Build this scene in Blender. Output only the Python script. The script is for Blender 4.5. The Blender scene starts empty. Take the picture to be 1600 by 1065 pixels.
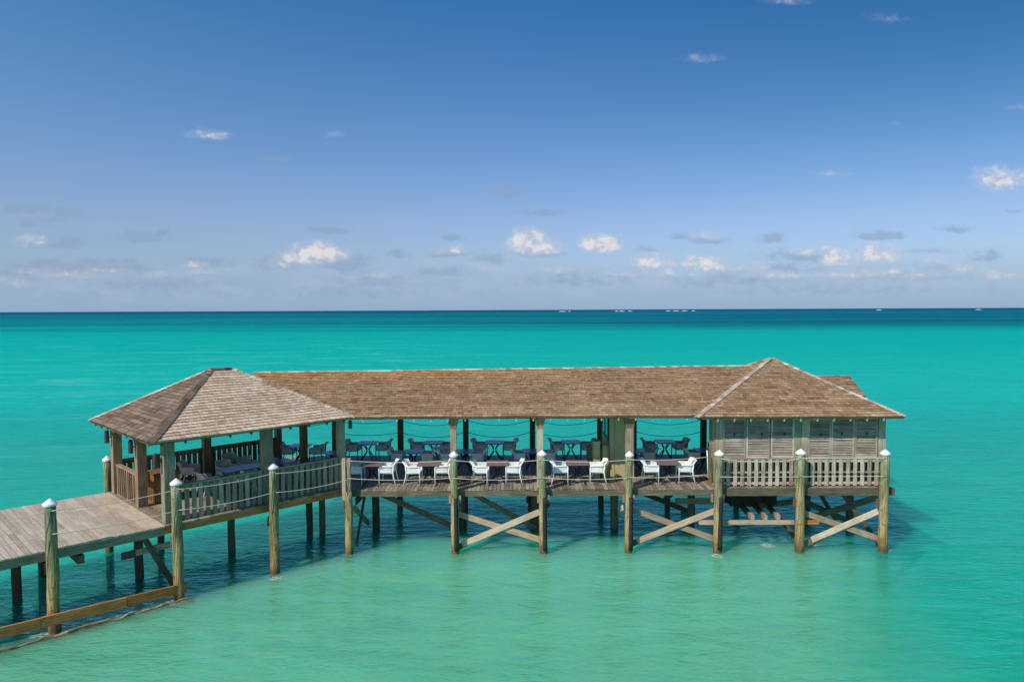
import bpy, math, random
from mathutils import Vector, Matrix
random.seed(7)
R = math.radians
SC = bpy.context.scene
COL = SC.collection

# ------------------------------------------------------------------ camera
EYE = 8.25
cam_d = bpy.data.cameras.new('camera'); cam = bpy.data.objects.new('camera', cam_d); COL.objects.link(cam)
cam_d.sensor_width = 36.0; cam_d.lens = 36.0 * 1100 / 1600
cam_d.clip_start = 0.1; cam_d.clip_end = 90000
PITCH = math.atan(48.5 / 1100); ROLL = R(0.25)
F = Vector((0, math.cos(PITCH), -math.sin(PITCH)))
U0 = Vector((0, math.sin(PITCH), math.cos(PITCH))); R0 = Vector((1, 0, 0))
RV = R0 * math.cos(ROLL) - U0 * math.sin(ROLL); UV_ = U0 * math.cos(ROLL) + R0 * math.sin(ROLL)
M = Matrix((RV, UV_, -F)).transposed().to_4x4(); M.translation = (0, 0, EYE)
cam.matrix_world = M
SC.camera = cam

def ray(x, y): return F * 1100 + RV * (x - 800) + UV_ * (532.5 - y)
def G(x, y, z=0.0):                       # survey: the point of the level z seen in direction (x, y)
    d = ray(x, y); t = (z - EYE) / d.z; return Vector((d.x * t, d.y * t, z))
def A(x, y, Y):                           # survey: the point of the plane Y seen in direction (x, y)
    d = ray(x, y); t = Y / d.y; return Vector((d.x * t, Y, EYE + d.z * t))

# ------------------------------------------------------------------ sun, sky, exposure
AZ, EL = 43.0, 42.5                       # sun is behind the viewer, to the left
to_sun = Vector((-math.sin(R(AZ)) * math.cos(R(EL)), -math.cos(R(AZ)) * math.cos(R(EL)), math.sin(R(EL))))
sl = bpy.data.lights.new('sun', 'SUN'); sl.energy = 4.2; sl.angle = R(0.53); sl.color = (1.0, 0.925, 0.81)
so = bpy.data.objects.new('sun', sl); COL.objects.link(so)
so.rotation_euler = to_sun.to_track_quat('Z', 'Y').to_euler()
SC.view_settings.view_transform = 'Standard'; SC.view_settings.look = 'None'
SC.view_settings.exposure = 0.0; SC.view_settings.gamma = 1.0
SC.render.engine = 'CYCLES'
SC.cycles.max_bounces = 6; SC.cycles.use_denoising = True

world = bpy.data.worlds.new('World'); SC.world = world; world.use_nodes = True

class NT:
    """tiny helper around a node tree"""
    def __init__(s, tree): s.t = tree; s.t.nodes.clear()
    def n(s, typ, **kw):
        nd = s.t.nodes.new(typ)
        for k, v in kw.items(): setattr(nd, k, v)
        return nd
    def put(s, sock, v):
        if v is None: return
        if isinstance(v, bpy.types.NodeSocket): s.t.links.new(v, sock)
        else:
            try: sock.default_value = v
            except Exception: sock.default_value = tuple(v) + (1,)
    def math(s, op, a, b=None, c=None, clamp=False):
        nd = s.n('ShaderNodeMath', operation=op, use_clamp=clamp)
        s.put(nd.inputs[0], a); s.put(nd.inputs[1], b); s.put(nd.inputs[2], c); return nd.outputs[0]
    def vec(s, op, a, b=None, c=None):
        nd = s.n('ShaderNodeVectorMath', operation=op)
        s.put(nd.inputs[0], a); s.put(nd.inputs[1], b)
        if c is not None: s.put(nd.inputs[2], c)
        return nd.outputs['Value'] if op in ('LENGTH', 'DOT_PRODUCT', 'DISTANCE') else nd.outputs[0]
    def comb(s, x, y, z=0.0):
        nd = s.n('ShaderNodeCombineXYZ'); s.put(nd.inputs[0], x); s.put(nd.inputs[1], y); s.put(nd.inputs[2], z); return nd.outputs[0]
    def sep(s, v):
        nd = s.n('ShaderNodeSeparateXYZ'); s.put(nd.inputs[0], v); return nd.outputs
    def noise(s, vec, scale, detail=4, rough=0.55, dist=0.0, color=False, dim='3D'):
        nd = s.n('ShaderNodeTexNoise', noise_dimensions=dim); s.put(nd.inputs['Vector'], vec)
        nd.inputs['Scale'].default_value = scale; nd.inputs['Detail'].default_value = detail
        nd.inputs['Roughness'].default_value = rough; nd.inputs['Distortion'].default_value = dist
        return nd.outputs['Color' if color else 'Fac']
    def ramp(s, fac, stops, interp='LINEAR'):
        nd = s.n('ShaderNodeValToRGB'); s.put(nd.inputs[0], fac); cr = nd.color_ramp; cr.interpolation = interp
        while len(cr.elements) > 1: cr.elements.remove(cr.elements[0])
        for i, (p, c) in enumerate(stops):
            e = cr.elements[0] if i == 0 else cr.elements.new(p)
            e.position = p; e.color = (c[0], c[1], c[2], 1) if not isinstance(c, (int, float)) else (c, c, c, 1)
        return nd.outputs[0]
    def mix(s, fac, a, b, blend='MIX'):
        nd = s.n('ShaderNodeMix', data_type='RGBA', blend_type=blend)
        s.put(nd.inputs[0], fac); s.put(nd.inputs[6], a); s.put(nd.inputs[7], b); return nd.outputs[2]
    def smooth(s, v, lo, hi):
        nd = s.n('ShaderNodeMapRange', interpolation_type='SMOOTHSTEP')
        s.put(nd.inputs[0], v); nd.inputs[1].default_value = lo; nd.inputs[2].default_value = hi
        return nd.outputs[0]
    def bump(s, h, strength, dist=0.01):
        nd = s.n('ShaderNodeBump'); s.put(nd.inputs['Height'], h)
        s.put(nd.inputs['Strength'], strength); s.put(nd.inputs['Distance'], dist); return nd.outputs[0]

def sky_setup():
    t = NT(world.node_tree)
    out = t.n('ShaderNodeOutputWorld'); bg = t.n('ShaderNodeBackground')
    t.t.links.new(bg.outputs[0], out.inputs[0])
    sk = t.n('ShaderNodeTexSky', sky_type='NISHITA'); sk.sun_disc = False
    sk.sun_elevation = R(EL); sk.sun_rotation = R(180 + AZ)
    sk.air_density = 1.0; sk.dust_density = 0.6; sk.ozone_density = 2.2; sk.altitude = 0
    tc = t.n('ShaderNodeTexCoord').outputs['Generated']
    x, y, z = t.sep(tc)
    # the clear sky keeps its own brightness; only its hue is graded a little with height
    grade = t.ramp(t.math('ABSOLUTE', z), [(0.0, (0.62, 0.74, 1.02)), (0.05, (0.72, 0.82, 1.10)), (0.12, (0.85, 0.89, 1.13)), (0.18, (0.74, 0.90, 1.16)),
                           (0.26, (0.57, 0.85, 1.16)), (0.40, (0.31, 0.77, 1.18)), (1.0, (0.5, 0.85, 1.1))])
    clear = t.mix(1.0, sk.outputs[0], grade, 'MULTIPLY')
    # the west half of the sky is paler than the east half
    side = t.ramp(t.math('MULTIPLY_ADD', x, 0.5, 0.5), [(0.22, (1.32, 1.24, 1.09)), (0.5, (1.0, 1.0, 1.0)), (0.76, (0.50, 0.72, 0.72))])
    clear = t.mix(t.math('MULTIPLY', t.smooth(z, 0.03, 0.40), t.smooth(y, 0.0, 0.5)), clear, t.mix(1.0, clear, side, 'MULTIPLY'))
    # clouds, laid out by compass direction and height over the horizon
    yy = t.math('MAXIMUM', y, 0.05)
    u = t.math('DIVIDE', x, yy); v = t.math('DIVIDE', z, yy)
    p = t.comb(u, v, 0.0)
    nz1 = t.noise(p, 14.0, 3, 0.5, color=True)
    warp = t.vec('MULTIPLY', t.vec('SUBTRACT', nz1, (0.5, 0.5, 0.5)), (0.035, 0.012, 0.0))
    nz2 = t.noise(p, 75.0, 4, 0.6, color=True)
    warp2 = t.vec('MULTIPLY', t.vec('SUBTRACT', nz2, (0.5, 0.5, 0.5)), (0.016, 0.011, 0.0))
    q = t.vec('ADD', t.vec('ADD', p, warp), warp2)
    # px, py, half width, half height (in 1/1100 of the view distance), strength
    white = [(497, 398, 42, 17, 1.0), (478, 404, 40, 12, .8), (826, 380, 26, 19, 1.0), (838, 390, 34, 14, .85), (938, 382, 34, 15, 1.0),
             (1562, 283, 38, 20, .75), (1540, 276, 22, 16, .6), (325, 212, 30, 10, .5), (1308, 402, 24, 14, .8), (1366, 398, 36, 17, .7), (1265, 393, 26, 9, .5),
             (1095, 412, 40, 12, .7), (1120, 420, 50, 9, .45), (1016, 412, 26, 13, .75), (1105, 370, 24, 9, .45), (48, 378, 20, 11, .55),
             (706, 394, 28, 8, .5), (1392, 424, 16, 7, .6), (1458, 406, 24, 9, .45), (1500, 422, 20, 9, .5), (1540, 425, 18, 7, .45), (305, 416, 30, 8, .4),
             (1190, 418, 16, 9, .5), (1580, 378, 22, 5, .3), (1095, 93, 34, 8, .30), (1385, 30, 40, 10, .22), (1230, 3, 36, 8, .3),
             (1592, 168, 18, 8, .25), (1300, 271, 34, 7, .28), (1405, 194, 16, 5, .2), (522, 212, 18, 7, .25), (440, 412, 26, 12, .45), (128, 430, 22, 8, .4),
             (20, 440, 26, 10, .4), (755, 420, 30, 10, .35), (650, 440, 40, 9, .25), (1000, 440, 50, 10, .22), (240, 428, 18, 6, .35), (90, 430, 60, 8, .38), (40, 425, 24, 7, .4), (170, 424, 40, 6, .36), (320, 425, 40, 6, .3), (590, 428, 40, 7, .3), (880, 424, 50, 8, .32), (960, 428, 40, 7, .32), (1060, 428, 50, 8, .4), (1220, 430, 60, 8, .4), (1340, 428, 60, 9, .45), (1430, 430, 60, 8, .4), (1560, 432, 40, 8, .38), (1290, 388, 22, 8, .5), (1085, 405, 16, 8, .5), (1240, 392, 14, 6, .4)]
    grey = [(45, 328, 36, 9, .6), (104, 337, 32, 12, .6), (40, 350, 18, 6, .35), (108, 382, 30, 11, .6), (214, 373, 26, 11, .6), (256, 369, 13, 8, .5),
            (512, 360, 34, 6, .7), (540, 412, 34, 17, .6), (430, 412, 36, 14, .5), (702, 375, 16, 6, .5), (845, 333, 34, 6, .5), (792, 303, 26, 11, .45),
            (620, 400, 22, 7, .45), (842, 398, 36, 8, .5), (320, 412, 44, 10, .5), (190, 420, 44, 11, .5), (110, 424, 60, 12, .45), (1203, 374, 26, 10, .5),
            (1370, 368, 34, 9, .6), (1496, 358, 28, 8, .35), (1110, 378, 30, 8, .4), (765, 408, 28, 9, .45), (1545, 403, 26, 11, .45), (1012, 392, 22, 6, .3),
            (430, 248, 30, 6, .3), (1450, 392, 60, 6, .3), (1240, 420, 60, 12, .35), (700, 398, 34, 8, .45), (1585, 332, 18, 4, .3), (30, 432, 60, 14, .45),
            (600, 440, 100, 14, .35), (250, 445, 120, 13, .35), (900, 438, 110, 16, .32), (1150, 440, 140, 18, .30), (1420, 430, 150, 18, .28), (1300, 455, 260, 14, .25), (500, 458, 320, 12, .22), (75, 415, 80, 9, .5), (165, 412, 50, 8, .5), (1250, 402, 70, 12, .4), (700, 425, 60, 9, .4), (560, 425, 26, 9, .4), (1060, 372, 22, 7, .4), (18, 330, 20, 5, .5), (70, 345, 30, 4, .4), (245, 378, 30, 4, .4)]
    def field(lst):
        acc = None
        for (px, py, hw, hh, st) in lst:
            d = ray(px, py); cu, cv = d.x / d.y, d.z / d.y
            sx, sy = 1100.0 / (hw * 1.12), 1100.0 / (hh * 1.15)
            w_ = t.vec('MULTIPLY_ADD', q, (sx, sy, 0), (-cu * sx, -cv * sy, 0))
            l = t.vec('LENGTH', t.vec('MAXIMUM', w_, t.vec('MULTIPLY', w_, (-1, -1.7, 0))))        # flat base, billowing top
            s_ = t.math('MULTIPLY', t.math('SUBTRACT', 1.50, l), st)
            acc = s_ if acc is None else t.math('MAXIMUM', acc, s_)
        return t.math('MAXIMUM', acc, 0.0)
    fn = t.noise(t.vec('MULTIPLY', p, (1.0, 1.5, 1.0)), 52.0, 7, 0.58)
    fn2 = t.math('MULTIPLY_ADD', fn, 2.6, -0.55)
    fw = t.math('MULTIPLY', field(white), fn2); fg = t.math('MULTIPLY', field(grey), fn2)
    dw = t.math('MULTIPLY', t.smooth(fw, 0.05, 0.78), 0.82)
    dg = t.math('MULTIPLY', t.smooth(fg, 0.04, 0.46), 0.60)
    # soft pale band of far haze over the horizon
    hz = t.smooth(t.math('ABSOLUTE', z), 0.10, 0.0)
    c1 = t.mix(t.math('MULTIPLY', hz, 0.75), clear, (3.0, 4.55, 6.85))
    bank = t.math('MULTIPLY', t.smooth(t.noise(t.vec('MULTIPLY', p, (1.0, 3.2, 1.0)), 11.0, 6, 0.6), 0.40, 0.66), t.math('MULTIPLY', t.smooth(v, 0.085, 0.050), t.smooth(v, 0.0, 0.03)))
    c1 = t.mix(t.math('MULTIPLY', bank, 0.42), c1, (4.4, 5.1, 7.0))
    c2 = t.mix(dg, c1, (2.65, 3.65, 5.35))
    shade = t.smooth(t.math('ADD', t.noise(p, 70.0, 5, 0.6), t.math('MULTIPLY', t.smooth(fw, 0.3, 1.2), 0.22)), 0.42, 0.68)
    c3 = t.mix(dw, c2, t.mix(shade, (5.4, 5.6, 6.7), (8.0, 7.7, 7.6)))
    front = t.smooth(y, 0.0, 0.2)
    fin = t.mix(front, clear, c3)
    t.put(bg.inputs[0], fin); bg.inputs[1].default_value = 0.10
sky_setup()

# ------------------------------------------------------------------ materials
MATS = {}
def principled(name):
    m = bpy.data.materials.new(name); m.use_nodes = True
    t = NT(m.node_tree); out = t.n('ShaderNodeOutputMaterial'); b = t.n('ShaderNodeBsdfPrincipled')
    t.t.links.new(b.outputs[0], out.inputs[0]); MATS[name] = m
    return m, t, b

def wood(name, dark, mid, light, rough=0.75, grain=26.0, spec=0.3, patch=None, tone_amt=1.0, bump=0.5):
    m, t, b = principled(name)
    uv = t.n('ShaderNodeUVMap').outputs[0]
    ux, uy, _ = t.sep(uv)
    g1 = t.noise(t.comb(t.math('MULTIPLY', ux, 1.6), t.math('MULTIPLY', uy, grain), 0.0), 1.0, 5, 0.6, 0.4)
    g2 = t.noise(t.comb(t.math('MULTIPLY', ux, 5.0), t.math('MULTIPLY', uy, grain * 3.2), 3.0), 1.0, 3, 0.6)
    geo = t.n('ShaderNodeNewGeometry').outputs['Position']
    big = t.noise(geo, 1.7, 4, 0.6)
    at = t.n('ShaderNodeAttribute', attribute_name='tone').outputs['Fac']
    f = t.math('ADD', t.math('MULTIPLY', t.math('MULTIPLY_ADD', g1, 1.35, -.175), 0.5), t.math('MULTIPLY', g2, 0.22))
    f = t.math('ADD', f, t.math('MULTIPLY', big, 0.28))
    f = t.math('ADD', f, t.math('MULTIPLY', t.math('SUBTRACT', at, 0.5), 0.22 * tone_amt))
    c = t.ramp(f, [(0.30, dark), (0.50, mid), (0.68, light)])
    if patch:                               # algae or weather stain with a shape of its own
        pn = t.smooth(t.noise(geo, 2.3, 5, 0.65), 0.46, 0.66)
        c = t.mix(t.math('MULTIPLY', pn, patch[1]), c, patch[0])
    t.put(b.inputs['Base Color'], c); b.inputs['Roughness'].default_value = rough
    b.inputs['Specular IOR Level'].default_value = spec
    t.put(b.inputs['Normal'], t.bump(t.math('ADD', g1, t.math('MULTIPLY', g2, 0.6)), bump, 0.012))
    return m

wood('grey_wood', (.14, .098, .060), (.37, .28, .19), (.57, .465, .335), patch=((.20, .20, .12), .35))
wood('green_wood', (.13, .11, .072), (.30, .262, .18), (.47, .42, .30), patch=((.22, .23, .14), .4))
wood('brown_wood', (.10, .06, .032), (.26, .17, .095), (.44, .32, .20), patch=((.32, .25, .17), .35))
wood('dark_wood', (.10, .045, .02), (.22, .115, .055), (.36, .22, .12))
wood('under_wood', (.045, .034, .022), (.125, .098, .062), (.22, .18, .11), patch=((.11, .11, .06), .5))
wood('new_timber', (.34, .22, .13), (.60, .44, .30), (.78, .63, .48), patch=((.36, .25, .17), .35))
wood('old_timber', (.16, .10, .06), (.35, .245, .16), (.52, .40, .28), patch=((.20, .15, .10), .5))
wood('waler_wood', (.22, .075, .016), (.50, .19, .05), (.68, .33, .12), patch=((.20, .11, .03), .45))
wood('deck_wood', (.30, .225, .155), (.51, .415, .31), (.66, .56, .45), rough=0.5, spec=0.4, patch=((.44, .32, .22), .35), tone_amt=.8, bump=0.35)
wood('terrace_wood', (.13, .095, .065), (.285, .225, .165), (.46, .38, .30), rough=0.5, spec=0.4, patch=((.20, .15, .10), .45), tone_amt=1.3, bump=0.35)
wood('fascia_wood', (.05, .040, .026), (.135, .108, .068), (.27, .22, .145), patch=((.08, .08, .045), .4))
wood('cabinet_wood', (.13, .058, .016), (.27, .13, .038), (.38, .20, .07), rough=0.5)
wood('shutter_wood', (.18, .14, .10), (.44, .365, .28), (.66, .57, .465), patch=((.22, .20, .16), .5))

def shingle(name, dark, mid, light, pale=(.60, .50, .42)):
    m, t, b = principled(name)
    uv = t.n('ShaderNodeUVMap').outputs[0]; ux, uy, _ = t.sep(uv)
    geo = t.n('ShaderNodeNewGeometry').outputs['Position']
    at = t.n('ShaderNodeAttribute', attribute_name='tone').outputs['Fac']
    big = t.noise(geo, 0.75, 5, 0.65); fine = t.noise(t.comb(t.math('MULTIPLY', ux, 60.0), t.math('MULTIPLY', uy, 8.0), 0.0), 1.0, 4, 0.6)
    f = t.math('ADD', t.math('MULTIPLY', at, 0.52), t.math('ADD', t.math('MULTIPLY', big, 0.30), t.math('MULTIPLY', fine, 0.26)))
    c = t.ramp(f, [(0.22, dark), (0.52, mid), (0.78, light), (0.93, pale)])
    if name == 'shingle_brown':
        pz = t.sep(geo)[2]
        gold = t.math('MULTIPLY', t.smooth(t.math('ADD', pz, t.math('MULTIPLY', big, .8)), 5.75, 6.35), t.smooth(t.sep(geo)[0], 5.0, -4.0))
        c = t.mix(t.math('MULTIPLY', gold, .75), c, t.mix(1.0, c, (1.25, 1.0, .62), 'MULTIPLY'))
    t.put(b.inputs['Base Color'], c); b.inputs['Roughness'].default_value = 0.85; b.inputs['Specular IOR Level'].default_value = 0.2
    t.put(b.inputs['Normal'], t.bump(fine, 0.4, 0.01))
    return m
shingle('shingle_brown', (.155, .09, .046), (.33, .215, .125), (.47, .335, .215), (.62, .51, .39))
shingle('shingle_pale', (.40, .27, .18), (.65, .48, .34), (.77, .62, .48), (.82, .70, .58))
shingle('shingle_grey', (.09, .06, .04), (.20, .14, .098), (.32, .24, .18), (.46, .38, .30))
shingle('hip_dark', (.075, .052, .038), (.14, .105, .08), (.21, .165, .13), (.28, .23, .19))
shingle('hip_pale', (.26, .19, .135), (.44, .35, .27), (.62, .53, .44), (.75, .68, .60))

def pile_mat():
    m, t, b = principled('pile_wood')
    tc = t.n('ShaderNodeTexCoord').outputs['Object']
    geo = t.n('ShaderNodeNewGeometry').outputs['Position']
    x, y, z = t.sep(tc); gx, gy, gz = t.sep(geo)
    rnd = t.n('ShaderNodeObjectInfo').outputs['Random']
    g = t.noise(t.vec('MULTIPLY', geo, (34, 34, 1.8)), 1.0, 6, 0.65)
    big = t.noise(t.vec('MULTIPLY', geo, (1.4, 1.4, 0.9)), 1.6, 4, 0.6)
    hgt = t.math('ADD', gz, t.math('MULTIPLY', t.math('SUBTRACT', big, 0.5), 1.6))
    hn = t.math('MULTIPLY_ADD', hgt, 1 / 4.0, 0.1)
    c = t.ramp(hn, [(0.10, (.25, .13, .04)), (0.20, (.50, .34, .13)), (0.36, (.55, .41, .18)), (0.56, (.43, .38, .19)),
                    (0.74, (.32, .34, .18)), (0.95, (.40, .42, .28))])
    c = t.mix(t.smooth(g, 0.38, 0.60), t.mix(1.0, c, (.36, .34, .32), 'MULTIPLY'), c)
    c = t.mix(t.math('MULTIPLY', rnd, .55), c, t.mix(1.0, c, (.78, .72, .70), 'MULTIPLY'))
    kn = t.smooth(t.noise(t.vec('MULTIPLY', geo, (11, 11, 6)), 1.0, 4, 0.6), 0.60, 0.68)
    c = t.mix(t.math('MULTIPLY', kn, .7), c, (.07, .055, .03))
    wet = t.smooth(t.math('ADD', gz, t.math('MULTIPLY', big, 0.5)), 0.62, 0.30)     # wet, barnacled foot
    c = t.mix(t.math('MULTIPLY', wet, 0.65), c, (.10, .062, .028))
    t.put(b.inputs['Base Color'], c); b.inputs['Roughness'].default_value = 0.75; b.inputs['Specular IOR Level'].default_value = 0.3
    t.put(b.inputs['Normal'], t.bump(g, 0.9, 0.025))
pile_mat()

def plain(name, col, rough=0.5, spec=0.5, var=0.12, scale=12.0, metal=0.0):
    m, t, b = principled(name)
    geo = t.n('ShaderNodeNewGeometry').outputs['Position']
    n = t.noise(geo, scale, 4, 0.6)
    d = tuple(c * (1 - var) for c in col); l = tuple(min(1, c * (1 + var)) for c in col)
    t.put(b.inputs['Base Color'], t.ramp(n, [(0.3, d), (0.7, l)])); b.inputs['Roughness'].default_value = rough
    b.inputs['Specular IOR Level'].default_value = spec; b.inputs['Metallic'].default_value = metal
    return m
plain('white_cap', (.80, .80, .80), 0.45, 0.4, 0.06)
plain('white_plastic', (.80, .79, .76), 0.45, 0.4, 0.04)
plain('taupe_weave', (.78, .64, .52), 0.6, 0.3, 0.08, 40)
plain('grey_weave', (.76, .74, .70), 0.55, 0.4, 0.10, 40)
plain('grey_metal', (.22, .24, .26), 0.45, 0.5, 0.05)
plain('mauve_top', (.22, .125, .125), 0.4, 0.5, 0.08)
plain('blue_sky_top', (.01, .20, .36), 0.3, 0.6, 0.08)  # sky reflected on the shaded tabletops is put into this blue
plain('black_metal', (.014, .014, .018), 0.4, 0.5, 0.1)
plain('black_rubber', (.022, .023, .022), 0.7, 0.3, 0.3, 6)
plain('khaki_paint', (.42, .37, .18), 0.55, 0.3, 0.07, 5)
plain('rope_pale', (.62, .56, .46), 0.9, 0.2, 0.15, 30)
plain('rope_dark', (.035, .05, .055), 0.9, 0.2, 0.2, 30)
plain('rope_tan', (.40, .27, .15), 0.9, 0.2, 0.25, 30)
plain('lamp_bronze', (.045, .034, .028), 0.5, 0.5, 0.1)
plain('rust_iron', (.20, .10, .05), 0.8, 0.3, 0.5, 30)
plain('canvas_cloth', (.42, .38, .30), 0.9, 0.2, 0.1)
plain('surf_white', (.80, .84, .86), 0.8, 0.2, 0.05, 1)
plain('dark_tank', (.02, .018, .015), 0.6, 0.3, 0.2)
plain('tail_paint', (.62, .58, .50), 0.7, 0.3, 0.15)
def glass_mat():
    m, t, b = principled('cabinet_glass')
    b.inputs['Base Color'].default_value = (.03, .09, .09, 1); b.inputs['Roughness'].default_value = 0.05
    b.inputs['Specular IOR Level'].default_value = 0.9
glass_mat()

def water_mat():
    m, t, b = principled('sea_water')
    geo = t.n('ShaderNodeNewGeometry').outputs['Position']
    x, y, z = t.sep(geo)
    r = t.math('MAXIMUM', t.math('ADD', y, 0.0), 8.0)
    lg = t.math('DIVIDE', t.math('SUBTRACT', t.math('LOGARITHM', r, 10.0), 1.0), 3.0)
    n_big = t.noise(t.vec('MULTIPLY', geo, (0.010, 0.034, 0.0)), 1.0, 5, 0.6)
    n_mid = t.noise(t.vec('MULTIPLY', geo, (0.07, 0.16, 0.0)), 1.0, 4, 0.6)
    lgn = t.math('ADD', lg, t.math('MULTIPLY', t.math('SUBTRACT', n_big, 0.5), 0.12))
    # depth and bottom of the bay: sandy shallows, then reef and deep water
    c = t.ramp(lgn, [(0.0, (.0, .44, .255)), (0.16, (.0, .40, .24)), (0.25, (.0, .37, .265)), (0.36, (.0, .30, .222)),
                     (0.46, (.0, .26, .205)), (0.51, (.0, .20, .165)), (0.56, (.0, .115, .12)), (0.61, (.0, .14, .135)), (0.66, (.0, .08, .10)),
                     (0.73, (.0, .09, .115)), (0.80, (.0, .045, .075)), (1.0, (.0, .035, .07))])
    # darker reef strips far out, mostly to the right
    strip = t.noise(t.vec('MULTIPLY', geo, (0.0016, 0.022, 0.0)), 1.0, 3, 0.5)
    far = t.math('MULTIPLY', t.smooth(y, 220.0, 420.0), t.smooth(y, 1800.0, 900.0))
    c = t.mix(t.math('MULTIPLY', t.math('MULTIPLY', t.smooth(t.math('ADD', strip, t.math('MULTIPLY', t.smooth(t.math('DIVIDE', x, y), -.4, .5), .14)), 0.52, 0.60), far), .85), c, (.0, .055, .085))
    # pale sand and stirred up water in front of the pier
    edge_n = t.noise(t.vec('MULTIPLY', geo, (0.16, 0.22, 0.0)), 1.0, 5, 0.6)
    bx = t.math('ADD', x, t.math('MULTIPLY', t.math('SUBTRACT', edge_n, 0.5), 5.0))
    by = t.math('ADD', y, t.math('MULTIPLY', t.math('SUBTRACT', edge_n, 0.5), 4.0))
    right = t.smooth(t.math('SUBTRACT', bx, t.math('MULTIPLY', y, 0.36)), 6.0, 0.5)
    zone = t.math('MULTIPLY', t.math('MULTIPLY', t.smooth(by, 27.0, 22.5), right), t.smooth(t.math('SUBTRACT', bx, by), -31.5, -28.0))
    c = t.mix(t.math('MULTIPLY', zone, 0.92), c, (.135, .48, .275))
    blot = t.smooth(t.noise(t.vec('MULTIPLY', geo, (.35, .6, 0.0)), 1.0, 5, .6), 0.40, 0.70)
    c = t.mix(t.math('MULTIPLY', t.math('MULTIPLY', blot, zone), .35), c, (.085, .43, .26))
    # milky streaks left of the pier
    milk = t.math('MULTIPLY', t.smooth(n_mid, 0.48, 0.72), t.math('MULTIPLY', t.smooth(x, 6.0, -26.0), t.smooth(lg, 0.50, 0.30)))
    c = t.mix(t.math('MULTIPLY', milk, .40), c, (.07, .44, .34))
    # ripple light and dark painted into the colour, since the bump shows little
    rip = t.math('ADD', t.math('MULTIPLY', t.noise(t.vec('MULTIPLY', geo, (0.55, 1.9, 0.0)), 1.0, 5, 0.65, 0.5), 0.6), t.math('MULTIPLY', t.noise(t.vec('MULTIPLY', geo, (0.10, 0.42, 0.0)), 1.0, 4, 0.6), 0.4))
    ripc = t.ramp(rip, [(0.36, (.80, .84, .85)), (0.5, (1, 1, 1)), (0.62, (1.0, 1.12, 1.13))])
    c = t.mix(t.math('MULTIPLY_ADD', zone, -0.45, 1.0), c, t.mix(1.0, c, ripc, 'MULTIPLY'))
    pale = t.math('MULTIPLY', t.smooth(rip, 0.56, 0.66), t.math('MULTIPLY', t.smooth(x, 5.0, -20.0), t.smooth(lg, 0.48, 0.28)))
    c = t.mix(t.math('MULTIPLY', pale, .30), c, (.14, .50, .44))
    # broken foam round the piles
    foam = None
    for (px, py, rad) in [(277, 937, .42), (262, 934, .35), (245, 938, .3), (1198, 851, .34), (1270, 852, .28), (711, 858, .22), (430, 903, .25), (70, 985, .5), (105, 978, .45), (1380, 858, .3), (1120, 868, .25), (140, 968, .5), (170, 960, .45), (205, 950, .4), (225, 944, .35), (545, 865, .22), (849, 862, .2)]:
        g = G(px, py)
        d = t.math('SUBTRACT', 1.0, t.math('DIVIDE', t.vec('LENGTH', t.vec('SUBTRACT', geo, (g.x, g.y, 0))), rad))
        foam = d if foam is None else t.math('MAXIMUM', foam, d)
    fn = t.noise(t.vec('MULTIPLY', geo, (7, 11, 1)), 1.0, 6, 0.7, 1.2)
    fm = t.smooth(t.math('MULTIPLY', t.math('MAXIMUM', foam, 0.0), t.smooth(fn, 0.44, 0.60)), 0.05, 0.35)
    c = t.mix(t.math('MULTIPLY', fm, .85), c, (.78, .80, .76))
    t.put(b.inputs['Base Color'], c)
    b.inputs['IOR'].default_value = 1.333
    # ripples: smaller detail fades with distance
    w1 = t.noise(t.vec('MULTIPLY', geo, (1.1, 2.4, 1)), 1.0, 3, 0.55, 0.6)
    w2 = t.noise(t.vec('MULTIPLY', geo, (3.6, 7.2, 1)), 1.0, 4, 0.6, 0.4)
    w3 = t.noise(t.vec('MULTIPLY', geo, (0.16, 0.42, 1)), 1.0, 3, 0.5)
    wind = t.smooth(t.noise(t.vec('MULTIPLY', geo, (0.02, 0.09, 1)), 1.0, 4, 0.6), 0.45, 0.62)
    c_far = t.math('MULTIPLY', wind, t.smooth(lg, 0.22, 0.40))
    c = t.mix(t.math('MULTIPLY', c_far, .30), c, t.mix(1.0, c, (.4, .80, .86), 'MULTIPLY')); t.put(b.inputs['Base Color'], c)
    h = t.math('ADD', t.math('MULTIPLY', w1, 0.13), t.math('MULTIPLY', w2, 0.055))
    h = t.math('ADD', h, t.math('MULTIPLY', w3, 0.30))
    st = t.math('MULTIPLY_ADD', t.smooth(lg, 0.30, 0.85), -0.45, 0.85)
    bp = t.n('ShaderNodeBump'); t.put(bp.inputs['Height'], h); bp.inputs['Distance'].default_value = 1.0; t.put(bp.inputs['Strength'], st)
    t.put(b.inputs['Normal'], bp.outputs[0])
    t.put(b.inputs['Roughness'], t.math('MULTIPLY_ADD', t.smooth(lg, 0.1, 0.8), 0.25, 0.10))
    b.inputs['Specular IOR Level'].default_value = 0.0
    t.put(b.inputs['Subsurface Weight'], t.math('SUBTRACT', 1.0, fm)); b.inputs['Subsurface Radius'].default_value = (0.25, 5.0, 4.4); b.inputs['Subsurface Scale'].default_value = 1.0
    gl_ = t.n('ShaderNodeBsdfGlossy'); t.put(gl_.inputs['Normal'], bp.outputs[0]); gl_.inputs['Color'].default_value = (.34, .88, .98, 1)
    t.put(gl_.inputs['Roughness'], t.math('MULTIPLY_ADD', t.smooth(lg, 0.1, 0.8), 0.30, 0.05))
    fr = t.n('ShaderNodeFresnel'); fr.inputs['IOR'].default_value = 1.333; t.put(fr.inputs['Normal'], bp.outputs[0])
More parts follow.
